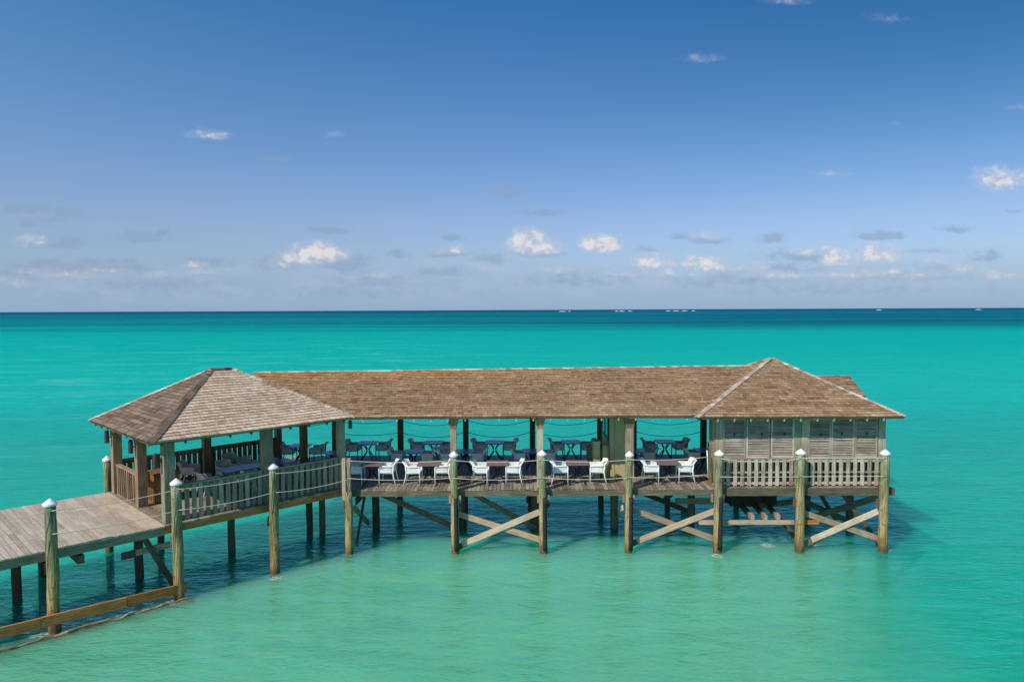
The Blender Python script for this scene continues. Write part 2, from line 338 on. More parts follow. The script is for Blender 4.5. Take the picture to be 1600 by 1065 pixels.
    # seen through a polarised, wave-broken surface the mirror part is weak far out
    k_ = t.math('MULTIPLY', fr.outputs[0], t.math('MULTIPLY_ADD', t.smooth(lg, 0.10, 0.45), -0.62, 0.74))
    # the shallows are half clear: the sandy bottom and the feet of the piles glimmer through
    tr = t.n('ShaderNodeBsdfTransparent'); tr.inputs[0].default_value = (.34, .97, .86, 1)
    cl = t.math('MULTIPLY', t.math('SUBTRACT', 1.0, t.smooth(lg, 0.17, 0.30)), t.math('MULTIPLY_ADD', zone, -0.27, 0.43))
    body = t.n('ShaderNodeMixShader'); t.put(body.inputs[0], cl); t.t.links.new(b.outputs[0], body.inputs[1]); t.t.links.new(tr.outputs[0], body.inputs[2])
    mx = t.n('ShaderNodeMixShader'); t.put(mx.inputs[0], k_); t.t.links.new(body.outputs[0], mx.inputs[1]); t.t.links.new(gl_.outputs[0], mx.inputs[2])
    t.t.links.new(mx.outputs[0], [n for n in t.t.nodes if n.type == 'OUTPUT_MATERIAL'][0].inputs[0])
water_mat()
def seabed_mat():
    m, t, b = principled('seabed_sand')
    geo = t.n('ShaderNodeNewGeometry').outputs['Position']
    n = t.noise(t.vec('MULTIPLY', geo, (.22, .35, 0)), 1.0, 6, .62)
    n2 = t.noise(t.vec('MULTIPLY', geo, (1.1, 1.7, 0)), 1.0, 4, .6)
    c = t.ramp(t.math('ADD', t.math('MULTIPLY', n, .7), t.math('MULTIPLY', n2, .3)), [(0.36, (.52, .58, .46)), (0.5, (.80, .84, .70)), (0.62, (.88, .90, .78))])
    t.put(b.inputs['Base Color'], c); b.inputs['Roughness'].default_value = 0.9; b.inputs['Specular IOR Level'].default_value = 0.0
seabed_mat()

# ------------------------------------------------------------------ mesh helpers
class MB:
    """collects boxes, beams and tubes into one mesh, with UVs that run along the grain and one tone per board"""
    def __init__(s): s.v = []; s.f = []; s.uv = []; s.tone = []; s.mi = []
    def face(s, idx, uvs, tone, mi=0): s.f.append(idx); s.uv.extend(uvs); s.tone.append(tone); s.mi.append(mi)
    def beam(s, p0, p1, w, h, up=(0, 0, 1), tone=None, w1=None, h1=None, mi=0):
        p0, p1 = Vector(p0), Vector(p1); d = p1 - p0; L = d.length; d.normalize(); up = Vector(up)
        if abs(d.dot(up)) > 0.99: up = Vector((0, 1, 0))
        sx = d.cross(up).normalized(); sz = sx.cross(d).normalized()
        w1 = w if w1 is None else w1; h1 = h if h1 is None else h1
        k = len(s.v); tone = random.random() if tone is None else tone
        for (p, a, b_) in ((p0, w, h), (p1, w1, h1)):
            for (i, j) in ((-1, -1), (1, -1), (1, 1), (-1, 1)):
                s.v.append(p + sx * (i * a / 2) + sz * (j * b_ / 2))
        o = random.uniform(0, 50); q = [(0, w), (w, w + h), (w + h, 2 * w + h), (2 * w + h, 2 * w + 2 * h)]
        for n in range(4):
            m = (n + 1) % 4; a, b_ = q[n]
            s.face((k + n, k + 4 + n, k + 4 + m, k + m), [(o, o + a), (o + L, o + a), (o + L, o + b_), (o, o + b_)], tone, mi)
        s.face((k, k + 1, k + 2, k + 3), [(o, o), (o + .02, o + w), (o + .02, o + w), (o, o)], tone, mi)
        s.face((k + 7, k + 6, k + 5, k + 4), [(o, o), (o + .02, o + w), (o + .02, o + w), (o, o)], tone, mi)
        return s
    def box(s, x0, x1, y0, y1, z0, z1, axis='x', tone=None, mi=0):
        cx, cy, cz = (x0 + x1) / 2, (y0 + y1) / 2, (z0 + z1) / 2
        if axis == 'x': return s.beam((x0, cy, cz), (x1, cy, cz), y1 - y0, z1 - z0, tone=tone, mi=mi)
        if axis == 'y': return s.beam((cx, y0, cz), (cx, y1, cz), x1 - x0, z1 - z0, tone=tone, mi=mi)
        return s.beam((cx, cy, z0), (cx, cy, z1), x1 - x0, y1 - y0, up=(0, 1, 0), tone=tone, mi=mi)
    def tube(s, pts, rad, seg=8, tone=None, cap=True, wob=0.0):
        pts = [Vector(p) for p in pts]; n = len(pts); rad = rad if isinstance(rad, (list, tuple)) else [rad] * n
        k = len(s.v); tone = random.random() if tone is None else tone; ln = 0; lens = [0]
        for i in range(1, n): ln += (pts[i] - pts[i - 1]).length; lens.append(ln)
        d0 = (pts[1] - pts[0]).normalized(); ref = Vector((0, 0, 1)) if abs(d0.z) < 0.9 else Vector((0, 1, 0))
        ph = [random.uniform(1 - wob, 1 + wob) for _ in range(seg)]
        for i, p in enumerate(pts):
            d = (pts[min(i + 1, n - 1)] - pts[max(i - 1, 0)]).normalized()
            a = d.cross(ref).normalized(); b_ = a.cross(d)
            for j in range(seg):
                an = 2 * math.pi * j / seg; rr = rad[i] * ph[j] * random.uniform(1 - wob * .5, 1 + wob * .5)
                s.v.append(p + a * math.cos(an) * rr + b_ * math.sin(an) * rr)
        o = random.uniform(0, 20)
        for i in range(n - 1):
            for j in range(seg):
                m = (j + 1) % seg; c = 2 * math.pi * rad[i] / seg
                s.face((k + i * seg + j, k + i * seg + m, k + (i + 1) * seg + m, k + (i + 1) * seg + j),
                       [(o + lens[i], j * c), (o + lens[i], (j + 1) * c), (o + lens[i + 1], (j + 1) * c), (o + lens[i + 1], j * c)], tone)
        if cap:
            s.face(tuple(k + j for j in reversed(range(seg))), [(o, 0)] * seg, tone)
            s.face(tuple(k + (n - 1) * seg + j for j in range(seg)), [(o, 0)] * seg, tone)
        return s
    def poly(s, pts, tone=0.5, mi=0):
        k = len(s.v); s.v.extend(Vector(p) for p in pts)
        s.face(tuple(range(k, k + len(pts))), [(p[0], p[1]) for p in pts], tone, mi); return s
    def build(s, name, mat, parent=None, smooth=False, loc=None):
        me = bpy.data.meshes.new(name)
        off = Vector(loc) if loc is not None else Vector((0, 0, 0))
        me.from_pydata([tuple(v - off) for v in s.v], [], s.f)
        ul = me.uv_layers.new(name='UVMap'); ul.data.foreach_set('uv', [c for u in s.uv for c in u])
        at = me.attributes.new('tone', 'FLOAT', 'FACE'); at.data.foreach_set('value', s.tone)
        for m in (mat if isinstance(mat, (list, tuple)) else [mat]): me.materials.append(MATS[m])
        if any(s.mi): me.polygons.foreach_set('material_index', s.mi)
        if smooth:
            me.polygons.foreach_set('use_smooth', [len(f) == 4 for f in s.f])
        me.update()
        o = bpy.data.objects.new(name, me); COL.objects.link(o)
        if loc is not None: o.location = loc
        if parent is not None:
            o.parent = parent
            o.matrix_parent_inverse = (Matrix.Translation(parent.location) @ parent.rotation_euler.to_matrix().to_4x4()).inverted() if parent.type == 'EMPTY' and not parent.get('local') else Matrix()
        return o

def tag(o, label, cat, group=None):
    o['label'] = label; o['category'] = cat
    if group: o['group'] = group
    return o
def thing(name, label, cat, loc=(0, 0, 0), rz=0.0, group=None, local=False):
    o = bpy.data.objects.new(name, None); COL.objects.link(o); o.location = loc; o.rotation_euler = (0, 0, rz); o.empty_display_size = 0.2
    if local: o['local'] = 1
    return tag(o, label, cat, group)
def dup(root, loc, rz, label, group=None):
    r = root.copy(); COL.objects.link(r); r.location = loc; r.rotation_euler = (0, 0, rz); r['label'] = label
    if group: r['group'] = group
    for ch in root.children:
        c = ch.copy(); COL.objects.link(c); c.parent = r
        for g in ch.children:
            d = g.copy(); COL.objects.link(d); d.parent = c
    return r

# ------------------------------------------------------------------ sea
def make_sea():
    mb = MB(); S = 45000
    mb.poly([(-S, -300, 0), (S, -300, 0), (S, S, 0), (-S, S, 0)])
    o = mb.build('sea', 'sea_water'); o['kind'] = 'structure'
    mb = MB(); mb.poly([(-260, -120, -1.35), (260, -120, -1.35), (260, 320, -1.35), (-260, 320, -1.35)]); o = mb.build('seabed', 'seabed_sand'); o['kind'] = 'structure'
    # surf breaking on the outer reef
    mb = MB()
    for (px, w) in ((879, 13), (890, 4), (964, 6), (972, 10), (985, 7), (1045, 8), (1057, 11), (1070, 12), (1084, 7), (1375, 9), (1531, 11)):
        hor = 487.5 - 0.00437 * px; p = G(px, hor + 3.0)
        hw = w / 2 * p.y / 1100
        n = 9
        for i in range(n):
            a0 = p.x - hw + 2 * hw * i / n; a1 = p.x - hw + 2 * hw * (i + 1) / n
            f0 = math.sin(math.pi * i / n); f1 = math.sin(math.pi * (i + 1) / n)
            h0, h1 = 0.2 + 2.6 * f0 * random.uniform(.6, 1), 0.2 + 2.6 * f1 * random.uniform(.6, 1)
            mb.poly([(a0, p.y, 0), (a1, p.y, 0), (a1, p.y + 9, h1), (a0, p.y + 9, h0)])
            mb.poly([(a0, p.y + 9, h0), (a1, p.y + 9, h1), (a1, p.y + 22, 0), (a0, p.y + 22, 0)])
    o = mb.build('surf', 'surf_white'); o['kind'] = 'stuff'; o['label'] = 'white surf breaking on the far reef under the horizon'
make_sea()

# ------------------------------------------------------------------ plan of the place
ZD = 2.13                                   # top of the decking
ZE = 4.63                                   # eaves
OX, OY, C45 = -9.95, 19.9, math.sqrt(0.5)
def L(a, b, z=0.0): return Vector((OX + C45 * (a - b), OY + C45 * (a + b), z))   # pier frame: a along the pier, b across it
YF = 23.85; YB = 29.55                      # front and back edge of the dining terrace
YP = 23.64                                  # line of the front pilings

# ------------------------------------------------------------------ decks
def planks(mb, f, lo, hi, width, z, th=0.04):
    """f(i0,i1) gives the start and end points of a board's centre line"""
    s = lo
    while s < hi - 0.02:
        w = min(width, hi - s)
        r_ = f(s + w / 2)
        if r_:
            dz = random.uniform(-.003, .003)
            p0, p1 = r_; p0 = Vector((p0[0], p0[1], z - th / 2 + dz)); p1 = Vector((p1[0], p1[1], z - th / 2 + dz))
            mid = random.uniform(.3, .7); pm = p0.lerp(p1, mid)
            e = (p1 - p0).normalized() * 0.004
            mb.beam(p0 + e * random.uniform(-6, 6), pm - e, w - 0.016, th); mb.beam(pm + e, p1 + e * random.uniform(-6, 6), w - 0.016, th)
        s += width

walk = thing('boardwalk', 'weathered grey-brown plank boardwalk on timber piles running in from the left edge', 'boardwalk', L(-6, 2.6, ZD))
mb = MB(); planks(mb, lambda a: (L(a, -0.02), L(a, 5.36)), -13.0, 0.0, 0.142, ZD); mb.build('decking', 'deck_wood', walk)
mb = MB(); mb.beam(L(-13, 0.04, ZD - .16), L(-.01, 0.04, ZD - .16), .05, .23); mb.beam(L(-13, 5.30, ZD - .16), L(-.01, 5.30, ZD - .16), .05, .23)
mb.build('edge_beam', 'green_wood', walk)
mb = MB()
for b_ in (0.35, 1.4, 2.6, 3.9, 5.0): mb.beam(L(-13, b_, ZD - .21), L(-.01, b_, ZD - .21), .07, .3)
mb.build('joists', 'under_wood', walk)
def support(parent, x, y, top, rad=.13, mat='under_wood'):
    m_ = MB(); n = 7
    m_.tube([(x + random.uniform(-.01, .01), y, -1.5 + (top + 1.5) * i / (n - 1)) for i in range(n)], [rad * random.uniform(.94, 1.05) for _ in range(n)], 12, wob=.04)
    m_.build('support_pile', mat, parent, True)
for a in (-10.6, -7.6, -5.1, -2.1):
    mb = MB(); mb.beam(L(a, .1, ZD - .47), L(a, 5.2, ZD - .47), .16, .22); mb.build('cross_beam', 'under_wood', walk)
for (px, py) in ((218, 902), (27, 938)):
    g = G(px, py); support(walk, g.x, g.y, ZD - .36)
for a in (-2.1, -5.1): p = L(a, 4.6); support(walk, p.x, p.y, ZD - .36)
mb = MB(); mb.beam(G(212, 863, 1.3), G(266, 850, 1.32), .05, .18); mb.build('brace', 'grey_wood', walk)
mb = MB(); mb.beam(G(190, 869, 1.30), G(211, 864, 1.30), .07, .20); mb.build('brace', 'under_wood', walk)
mb = MB(); mb.beam(G(224, 838, 1.75), G(274, 917, .12), .07, .16); mb.build('brace', 'under_wood', walk)
mb = MB(); mb.beam(L(-6.6, 2.3, 1.4), L(-4.7, 2.2, .15), .08, .16); mb.build('brace', 'under_wood', walk)

terr = thing('terrace_deck', 'long plank dining terrace on braced timber piles over turquoise water', 'deck', (2.0, 26.5, ZD))
mb = MB()
planks(mb, lambda a: (L(a, -0.02), L(a, 5.36)), 0.0, 6.15, 0.142, ZD)
def main_board(x):
    y0 = YF
    if x < -5.75: y0 = max(YF, -x + 18.28)
    return ((x, y0), (x, YB))
planks(mb, main_board, -9.5, 13.0, 0.142, ZD - .004)
mb.build('decking', 'terrace_wood', terr)
mb = MB()
mb.beam(L(0.01, 0.04, ZD - .15), L(6.1, 0.04, ZD - .15), .05, .20)
mb.build('edge_beam', 'waler_wood', terr)
mb = MB(); mb.beam((-5.72, YF + .02, ZD - .145), (6.95, YF + .02, ZD - .145), .05, .19); mb.build('edge_beam', 'fascia_wood', terr)
mb = MB(); mb.beam((6.96, YF - .03, ZD - .13), (13.05, YF - .03, ZD - .13), .08, .25); mb.build('edge_beam', 'fascia_wood', terr)
mb = MB()
mb.beam((-9.4, YB - .03, ZD - .15), (13.0, YB - .03, ZD - .15), .05, .2); mb.beam((12.97, YF, ZD - .15), (12.97, YB, ZD - .15), .05, .2)
mb.beam(L(.4, 5.3, ZD - .15), L(6.1, 5.3, ZD - .15), .05, .2)
mb.build('back_beam', 'under_wood', terr)
mb = MB()
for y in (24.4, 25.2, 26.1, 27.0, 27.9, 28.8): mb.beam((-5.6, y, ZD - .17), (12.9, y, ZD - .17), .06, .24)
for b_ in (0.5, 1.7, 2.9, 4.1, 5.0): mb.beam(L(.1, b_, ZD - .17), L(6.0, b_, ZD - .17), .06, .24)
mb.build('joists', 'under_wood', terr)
front_x = [A(px, 800, YP).x for px in (545, 711, 849, 982, 1121, 1250, 1380)]
mid_pts = [G(*a) for a in ((584, 832), (723, 827), (836, 826), (958, 821), (1075, 818), (1200, 815), (1309, 811))]
back_pts = [G(*a) for a in ((625, 797), (725, 797), (829, 795), (939, 788), (1043, 785), (1150, 784), (1262, 784))]
for p in mid_pts[:5] + [mid_pts[6]]: support(terr, p.x, 26.3, ZD - .30, .145)
for p in back_pts: support(terr, p.x * 29.0 / p.y, 29.0, ZD - .30, .12)
for (px, py) in ((362, 862), (484, 829)): g = G(px, py); support(terr, g.x, g.y, ZD - .30, .12)
for (px, py) in ((251, 822), (503, 800)): g = G(px, py, .8); support(terr, g.x, g.y, ZD - .30, .11)
for x in front_x[0:5]:
    mb = MB(); mb.beam((x + .2, YF + .05, ZD - .42), (x + .2, 29.3, ZD - .42), .07, .24); mb.build('cross_beam', 'under_wood', terr)
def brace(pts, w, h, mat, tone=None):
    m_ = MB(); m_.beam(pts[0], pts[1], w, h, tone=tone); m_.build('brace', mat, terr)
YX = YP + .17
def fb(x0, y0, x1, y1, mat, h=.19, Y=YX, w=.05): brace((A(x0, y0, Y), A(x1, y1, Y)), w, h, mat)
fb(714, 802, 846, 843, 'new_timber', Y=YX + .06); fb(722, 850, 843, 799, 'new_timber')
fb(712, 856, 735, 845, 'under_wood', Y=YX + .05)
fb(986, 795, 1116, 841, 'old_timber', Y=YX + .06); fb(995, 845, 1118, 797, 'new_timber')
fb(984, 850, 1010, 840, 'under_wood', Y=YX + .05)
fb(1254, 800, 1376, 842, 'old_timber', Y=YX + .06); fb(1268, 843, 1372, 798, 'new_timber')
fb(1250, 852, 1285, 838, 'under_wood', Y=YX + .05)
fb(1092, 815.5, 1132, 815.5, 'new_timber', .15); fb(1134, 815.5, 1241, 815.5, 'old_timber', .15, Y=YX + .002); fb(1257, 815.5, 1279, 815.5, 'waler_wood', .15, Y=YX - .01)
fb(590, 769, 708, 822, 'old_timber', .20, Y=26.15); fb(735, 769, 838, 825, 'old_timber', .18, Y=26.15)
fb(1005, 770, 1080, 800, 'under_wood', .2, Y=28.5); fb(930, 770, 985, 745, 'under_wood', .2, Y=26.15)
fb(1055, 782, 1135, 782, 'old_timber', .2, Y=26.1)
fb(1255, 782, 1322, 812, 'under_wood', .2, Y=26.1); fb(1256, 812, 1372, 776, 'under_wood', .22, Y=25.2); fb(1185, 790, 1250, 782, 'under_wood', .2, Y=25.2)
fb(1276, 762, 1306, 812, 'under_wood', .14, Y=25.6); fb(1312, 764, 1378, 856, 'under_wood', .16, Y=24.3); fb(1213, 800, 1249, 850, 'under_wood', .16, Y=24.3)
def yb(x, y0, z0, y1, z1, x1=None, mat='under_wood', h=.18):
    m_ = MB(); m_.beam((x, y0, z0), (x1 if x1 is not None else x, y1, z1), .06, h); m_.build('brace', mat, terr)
for i in range(5):
    xf = front_x[i]; xm = mid_pts[i].x * 26.3 / mid_pts[i].y; xb = back_pts[i].x * 29.0 / back_pts[i].y
    if i == 0:
        yb(xf + .16, YP + .1, 1.55, 26.2, .25, xm - .17, 'green_wood'); yb(xf + .22, YP + .1, .25, 26.2, 1.7, xm - .23)
    if i in (1, 2): yb(xf + .22, YP + .15, 1.65, 26.2, .4, xm - .17)
    if i == 3: yb(xf - .19, YP + .1, 1.5, 26.2, .55, xm + .17, 'grey_wood')
    if i in (0, 2, 4): yb(xm + .17, 26.35, 1.9, 28.9, .35, xb - .16)
    else: yb(xm + .17, 26.35, .5, 28.9, 1.8, xb + .16)
# sub-frame under the shuttered room: three sloping struts, lit ends coloured in as paler pieces
for (x0, x1) in ((1143, 1176), (1165, 1196), (1186, 1216)):
    p0, p1 = A(x0, 774, 26.6), A(x1, 808, YX + .08)
    brace((p0, p1), .12, .16, 'under_wood', .2)
    e = (p1 - p0).normalized(); brace((p1 - e * .30, p1 + e * .02), .125, .165, 'old_timber', .6)
tank = thing('tank', 'dark storage tank slung under the shuttered room', 'tank', A(1175, 780, 25.6))
mb = MB(); a_, b_ = A(1142, 790, 25.2), A(1208, 770, 25.2)
mb.box(a_.x, b_.x - .12, 25.2, 26.6, a_.z - .02, ZD - .30); mb.build('shell', 'dark_tank', tank)
mb = MB(); mb.box(b_.x - .3, b_.x + .12, 25.15, 25.9, a_.z + .05, ZD - .42); mb.build('valve_box', 'dark_tank', tank)

# ------------------------------------------------------------------ pilings with white caps
def piling(top, foot, rad, cap, label, strip=False, tip=True):
    """top/foot: centre points (top of the timber, water level)"""
    top, foot = Vector(top), Vector(foot)
    t = thing('piling', label, 'piling', foot, group='round timber pilings along the front edge')
    bot = foot + (foot - top).normalized() * 1.5; n = 14; m_ = MB()
    ax = [bot.lerp(top, i / (n - 1)) for i in range(n)]
    for i in range(1, n - 1): ax[i] += Vector((random.uniform(-.012, .012), random.uniform(-.008, .008), 0))
    m_.tube(ax, [rad * (1.08 - .1 * i / (n - 1)) * random.uniform(.975, 1.025) for i in range(n)], 18, wob=.03)
    m_.build('post', 'pile_wood', t, True)
    if cap:
        m_ = MB(); r_ = rad * 1.20
        prof = [(r_ * .97, -.05), (r_, -.01), (r_ * 1.02, .0), (r_ * .55, .07), (r_ * .05, .13)]
        m_.tube([top + Vector((0, 0, h)) for _, h in prof], [r for r, _ in prof], 20)
        m_.build('cap', 'white_cap', t, False)
    if strip:                                # black rubber fender strip and bolted blocks below the deck
        m_ = MB(); z0, z1 = .12, ZD - .22
        n = 9
        pts = [foot.lerp(top, ((z0 + (z1 - z0) * i / (n - 1)) / top.z)) + Vector((.055, -rad * .92, 0)) for i in range(n)]
        m_.tube(pts, [.07 * random.uniform(.94, 1.08) + .012 * (1 - i / n) for i in range(n)], 10, wob=.06)
        m_.build('fender_strip', 'black_rubber', t, True)
        for sx in (-1, 1):
            m_ = MB(); m_.beam(foot + Vector((sx * (rad + .045), .02, ZD - .42)), foot + Vector((sx * (rad + .045), .02, ZD - .16)), .07, .09)
            m_.build('block', 'old_timber', t)
    else:
        m_ = MB(); s_ = -1
        for k in range(5):
            m_.beam(foot + Vector((s_ * (rad + .01), .02, 1.52 + .06 * k)), foot + Vector((s_ * (rad + .01 + random.uniform(.03, .07)), .02, 1.53 + .06 * k)), .09, .04)
        m_.build('bracket', 'rust_iron', t)
    return t
ZT = 3.36
wl = [(-14.0, 15.62), None, None, None]
p1 = (-11.86, 17.86); p2 = (-9.62, 19.93); p3 = (-7.52, 21.9)
PILES = []
def add_pile(x, y, top_px, label, strip=False, cap=True, lean=None, zt=ZT, rad=.135):
    # the head leans a few centimetres as it does in the photograph
    tx, ty = (x, y) if lean is None else (x + lean[0], y + lean[1])
    piling((tx, ty, zt), (x, y, 0), rad, cap, label, strip); PILES.append(Vector((tx, ty, zt)))
PILES.append(Vector((-14.15, 15.85, ZT)))
add_pile(p1[0], p1[1], None, 'leftmost white-capped piling, mossy, standing alone in front of the boardwalk', lean=(.02, -.05), rad=.14)
add_pile(p2[0], p2[1], None, 'white-capped piling at the pavilion corner, where the low brown timber ends', lean=(0, 0), rad=.14)
add_pile(p3[0], p3[1], None, 'white-capped piling halfway along the left pavilion railing', rad=.14)
lab = ['uncapped piling topped by two short boards at the right corner of the left pavilion',
       'white-capped piling at the left end of the first pale timber cross',
       'white-capped piling at the right end of the first pale timber cross',
       'white-capped piling in front of the khaki cabinet',
       'white-capped piling at the left corner of the shuttered room',
       'white-capped piling in front of the middle of the shuttered room',
       'green-streaked white-capped piling at the far right corner']
for i, x in enumerate(front_x):
    if i == 0:
        piling((x, YP, ZD + .0), (x, YP, 0), .135, False, lab[0]); PILES.append(Vector((x - .02, YP, ZT - .15)))
    else:
        add_pile(x, YP, None, lab[i], strip=i in (1, 2, 3, 4), rad=(0, .128, .132, .122, .138, .146, .142)[i], lean=((0, 0), (-.03, 0), (-.04, .02), (.03, 0), (.05, .01), (.0, 0), (.03, 0))[i], zt=ZT + (0, .0, .02, -.02, .0, .03, .0)[i])
add_far = L(.05, 5.62); piling((add_far.x, add_far.y, 3.2), (add_far.x, add_far.y, 0), .12, True, 'white-capped piling behind the far left corner post of the left pavilion')
pb = thing('post', 'two weathered boards standing on the uncapped piling', 'post', (front_x[0] - .08, YP, ZD))
hk = [c for c in bpy.data.objects if c.get('label') == lab[6]][0]
for z_ in (2.62, 3.0, 3.24):
    MB().tube([(front_x[6] + .13, YP - .03, z_ + .04), (front_x[6] + .17, YP - .03, z_ + .03), (front_x[6] + .175, YP - .03, z_ - .03), (front_x[6] + .15, YP - .03, z_ - .05)], .014, 6).build('rope_hook', 'white_cap', hk)
for dx in (-.10, .07):
    mb = MB(); xx = front_x[0] - .04 + dx; mb.beam((xx, YP - .03, 1.85), (xx, YP - .03, 3.27), .12, .10, up=(0, 1, 0)); mb.build('board', 'grey_wood', pb)

# ------------------------------------------------------------------ ropes
def rope(p0, p1, sag, rad, mat, label, group, ch=None):
    n = 14; pts = []
    for i in range(n + 1):
        t = i / n; p = Vector(p0).lerp(Vector(p1), t); p.z -= sag * 4 * t * (1 - t); pts.append(p)
    o = MB().tube(pts, rad, 6).build('rope', mat, None, True); tag(o, label, 'rope', group); return o
names = ['left frame edge', 'leftmost piling', 'pavilion corner piling', 'pavilion railing piling', 'two-board post',
         'left piling of the first cross', 'right piling of the first cross', 'piling before the khaki cabinet', 'shutter corner piling', 'middle shutter piling', 'far right piling']
for i in range(len(PILES) - 1):
    a_, b_ = PILES[i], PILES[i + 1]
    for (zr, nm) in ((3.20, 'upper'), (2.60, 'lower')):
        d = (b_ - a_).normalized(); off = Vector((0, -.145, 0))
        if i < 4: off = (L(0, -.15) - L(0, 0))
        if i == 4: off = Vector((0, -.10, 0))
        if i == 3: zr -= .02
        sag = {7: .05, 8: .11 if nm == 'upper' else .01, 9: .0}.get(i, .07)
        if i in (8, 9) and nm == 'upper': zr += .02
        if i == 7:      # ends at the white pole beside the shuttered room
            b_ = Vector((6.72, YP + .25, 0)); off2 = Vector((0, 0, 0))
        else: off2 = off
        pa = Vector((a_.x, a_.y, zr)) + off; pb_ = Vector((b_.x, b_.y, zr)) + off2
        rope(pa, pb_, sag, .0105, 'rope_pale', '%s pale rope, %s to %s' % (nm, names[i], names[i + 1]), 'pale ropes strung between the front pilings')
o = MB().tube([(6.70, YP + .27, 2.58), (6.68, YP + .27, 3.1), (6.66, YP + .27, 3.42)], .022, 8).build('pole', 'white_cap', None, True)
tag(o, 'thin white upright pole where the terrace ropes end beside the shuttered room', 'pole')

# ------------------------------------------------------------------ roofs
def slope(mb, Ae, Be, Ct, Dt, expo=.142, mi=0):
    """field of wooden shingles: Ae-Be is the eave from left to right, Dt-Ct the top edge"""
    Ae, Be, Ct, Dt = map(Vector, (Ae, Be, Ct, Dt))
    e = (Be - Ae).normalized(); up = (Dt - Ae) - e * (Dt - Ae).dot(e); H = up.length; g = up / H
    n = e.cross(g).normalized()
    if n.z < 0: n = -n
    rows = max(1, round(H / expo)); st = H / rows
    sL = lambda h: (Dt - Ae).dot(e) * h / H
    sR = lambda h: (Be - Ae).dot(e) + ((Ct - Be).dot(e)) * h / H
    tilt = (Ct - Dt).normalized() if (Ct - Dt).length > .01 else e
    def P(s_, h, lift):                      # follows the straight ruling, so ridges may climb
        l_, r_ = sL(h), sR(h); k = 0 if r_ - l_ < 1e-6 else (s_ - l_) / (r_ - l_)
        pl = Ae.lerp(Dt, h / H); pr = Be.lerp(Ct, h / H)
        q = pl.lerp(pr, k)
        q.z += (.016 * math.sin(q.x * 1.3 + q.y * .9) + .010 * math.sin(q.x * 2.9)) * (h / H) + .008 * math.sin(q.x * 1.9 + 1)
        return q + n * lift
    for r in range(rows):
        h0 = r * st - (.03 if r == 0 else 0); h1 = min(H, (r + 1) * st + .012)
        run = random.gauss(0, .1); s_ = sL(max(h0, 0)) - random.uniform(0, .12); end = sR(max(h0, 0)); band = random.uniform(-.07, .07)
        while s_ < end:
            w = random.choice((.09, .11, .13, .15, .18, .21)); a, b_ = s_ + .003, s_ + w - .003
            lo0, hi0 = sL(h0), sR(h0); lo1, hi1 = sL(h1), sR(h1)
            a0, b0 = max(a, lo0), min(b_, hi0); a1, b1 = max(a, lo1), min(b_, hi1)
            s_ += w
            if b0 - a0 < .006: continue
            if b1 - a1 < 0: m_ = min(max((a1 + b1) / 2, lo1), hi1); a1 = b1 = m_
            jit = random.uniform(-.008, .008); lift = .030 + random.uniform(-.004, .007); run = run * .80 + random.gauss(0, .075); tn = min(1, max(0, random.gauss(.47, .15) + band + run))
            if random.random() < .03: run = random.uniform(.25, .45)
            k = len(mb.v)
            mb.v += [P(a0, h0 + jit, lift), P(b0, h0 + jit, lift), P(b1, h1, .006), P(a1, h1, .006), P(a0, h0 + jit, -.045 if r == 0 else .0), P(b0, h0 + jit, -.045 if r == 0 else .0)]
            o = random.uniform(0, 9)
            mb.face((k, k + 1, k + 2, k + 3), [(a0 + o, h0), (b0 + o, h0), (b1 + o, h1), (a1 + o, h1)], tn, mi)
            mb.face((k + 4, k + 5, k + 1, k), [(a0 + o, 0), (b0 + o, 0), (b0 + o, .02), (a0 + o, .02)], 0.0, mi)  # butt face darkest: shadow line under each course put into the tone
def slab(mb, pts, th, mi=0):
    """solid roof boarding below the shingles"""
    pts = [Vector(p) for p in pts]; n = (pts[1] - pts[0]).cross(pts[2] - pts[0]).normalized()
    if n.z < 0: n = -n
    k = len(mb.v); m = len(pts)
    mb.v += [p - n * .032 for p in pts] + [p - n * .032 - Vector((0, 0, th)) for p in pts]
    mb.face(tuple(range(k, k + m)), [(p.x, p.y) for p in pts], .5, mi)
    mb.face(tuple(range(k + 2 * m - 1, k + m - 1, -1)), [(p.x, p.y) for p in pts], .5, mi)
    for i in range(m):
        j = (i + 1) % m; ln = (pts[j] - pts[i]).length
        mb.face((k + i, k + m + i, k + m + j, k + j), [(0, 0), (0, th), (ln, th), (ln, 0)], .5, mi)
def cap_run(p0, p1, w, mat, parent, name, pitch=.32):
    """overlapping cap boards along a hip or ridge, two wings"""
    p0, p1 = Vector(p0), Vector(p1); d = p1 - p0; Ln = d.length; d.normalize(); side = d.cross(Vector((0, 0, 1))).normalized(); up = side.cross(d).normalized()
    m_ = MB(); n = max(2, round(Ln / .22)); st = Ln / n
    for i in range(n):
        a, b_ = p0 + d * (st * i - .02), p0 + d * (st * (i + 1) + .02)
        for sgn in (-1, 1):
            tn = random.random(); k = len(m_.v); ww = w * random.uniform(.94, 1.05)
            la, lb = .060, .042
            top = [a + up * la, b_ + up * lb, b_ + up * (lb - ww * pitch) + side * sgn * ww, a + up * (la - ww * pitch) + side * sgn * ww]
            bot = [q - up * .024 for q in top]
            m_.v += top + bot; o = random.uniform(0, 9)
            for idx in ((0, 1, 2, 3), (7, 6, 5, 4), (0, 3, 7, 4), (1, 5, 6, 2), (3, 2, 6, 7)):
                m_.face(tuple(k + q for q in idx), [(o, 0), (o + .2, 0), (o + .2, ww), (o, ww)], tn)
    return m_.build(name, mat, parent)
